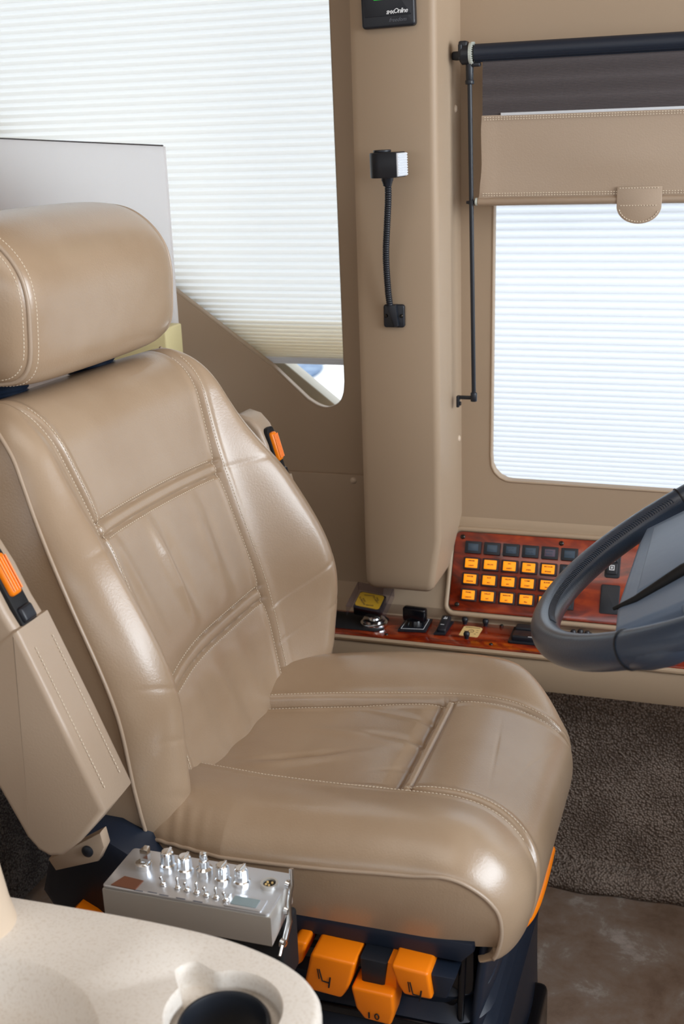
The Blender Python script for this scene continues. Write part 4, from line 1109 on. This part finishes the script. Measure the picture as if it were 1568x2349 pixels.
# ================================================================== STEERING WHEEL
t = thing('steering_wheel', (.023, 1.219, .882), 'black leather wrapped steering wheel with grey centre pad at right edge', 'steering wheel')
th = .52
WA = Vector((math.cos(th), 0, math.sin(th))); WB = Vector((0, 1, 0)); WN = WA.cross(WB)
WM = Matrix((WA, WB, WN)).transposed().to_4x4(); WM.translation = Vector((.023, 1.219, .882))
RW = .235
def rimr(a):
    d = (math.degrees(a)) % 360
    r_ = .0152
    # thicker leather grips at the lower quarters
    r_ += .0022*math.exp(-(((d-222+180) % 360-180)/34)**4)
    return r_
bm = bmesh.new(); N = 160; n = 20; rg = []
for k in range(N):
    a = 2*math.pi*k/N; c = Vector((math.cos(a), math.sin(a), 0)); r_ = rimr(a)
    rg.append([bm.verts.new(WM@(c*(RW+r_*math.cos(2*math.pi*q/n)*.92)+Vector((0, 0, r_*math.sin(2*math.pi*q/n)*1.08)))) for q in range(n)])
for k in range(N):
    for q in range(n): bm.faces.new((rg[k][q], rg[(k+1) % N][q], rg[(k+1) % N][(q+1) % n], rg[k][(q+1) % n]))
rimo = bmo('rim', bm, 'wheel_leather', t, 180)
# leather wrap seam with lacing on the inner side; end band
bm = bmesh.new()
for k in range(96):
    a = R(116+k*.85); c = Vector((math.cos(a), math.sin(a), 0)); a2 = a+R(.42); c2 = Vector((math.cos(a2), math.sin(a2), 0)); r_ = rimr(a)+.0004
    p = [c*(RW-r_*.92*math.cos(R(q)))+Vector((0, 0, r_*1.08*math.sin(R(q)))) for q in (22, 34, 46)]
    p[2] = c2*(RW-r_*.92*math.cos(R(46)))+Vector((0, 0, r_*1.08*math.sin(R(46))))
    add_tube(bm, [WM@v for v in p], .0008, 6)
bmo('lacing', bm, 'wheel_leather', rimo, 60)
for da in (113, 240):
    bm = bmesh.new(); a = R(da); c = Vector((math.cos(a), math.sin(a), 0)); r_ = rimr(a)
    add_tube(bm, [WM@(c*(RW+(r_+.0004)*.92*math.cos(2*math.pi*q/24))+Vector((0, 0, (r_+.0004)*1.08*math.sin(2*math.pi*q/24)))) for q in range(24)], .0011, 6, closed=True)
    bmo('wrap_seam', bm, 'black', rimo, 60)
# finger grip swelling under the near part of the rim
bm = bmesh.new(); add_tube(bm, [WM@Vector((RW*math.cos(R(a)), RW*math.sin(R(a)), -.006)) for a in (236, 240, 245, 250, 255, 259)], lambda k: (.006, .0135, .0165, .0165, .0135, .006)[k], 16); bmo('thumb_grip', bm, 'wheel_leather', rimo, 180)
# centre pad
bm = bmesh.new()
V0 = .018
pad = [(-.146, V0-.088), (-.141, V0-.152), (-.085, V0-.158), (.03, V0-.158), (.14, V0-.11), (.15, V0), (.14, V0+.11), (.03, V0+.158), (-.085, V0+.158), (-.136, V0+.150), (-.141, V0+.10)]
add_prism(bm, pad, -.030, .0, WM, .007, 4); pad_o = bmo('centre_pad', bm, 'wheel_pad', t, 40)
bm = bmesh.new()
ip = [(-.121, V0-.090), (-.07, V0-.064), (.10, V0-.064), (.12, V0), (.10, V0+.12), (-.07, V0+.12), (-.120, V0+.118)]
add_prism(bm, ip, -.001, .006, WM, .004, 3); bmo('horn_pad', bm, 'wheel_pad', pad_o, 40)
bm = bmesh.new()
add_tube(bm, [WM@Vector(p) for p in ((-.147, V0-.094, .0005), (-.122, V0-.098, .0015), (-.07, V0-.076, .003), (.06, V0-.07, .003))], lambda k: (.0018, .004, .007, .007)[k], 10)
bmo('pad_groove', bm, 'blackmatt', pad_o, 60)
for sg in (-1, 1):
    bm = bmesh.new()
    q = [(-.075, V0+sg*.145), (-.050, V0+sg*.150), (.02, V0+sg*.150), (.035, sg*.225), (-.055, sg*.228)]
    if sg < 0: q = q[::-1]
    add_prism(bm, q, -.018, -.002, WM, .005, 3); bmo('spoke', bm, 'wheel_pad', t, 40)
bm = bmesh.new(); add_lathe(bm, [(0, 0), (.075, 0), (.085, .02), (.06, .10), (.055, .42), (0, .42)], WM@Vector((.01, 0, -.028)), -WN, 40); bmo('steering_column', bm, 'black', t, 50)
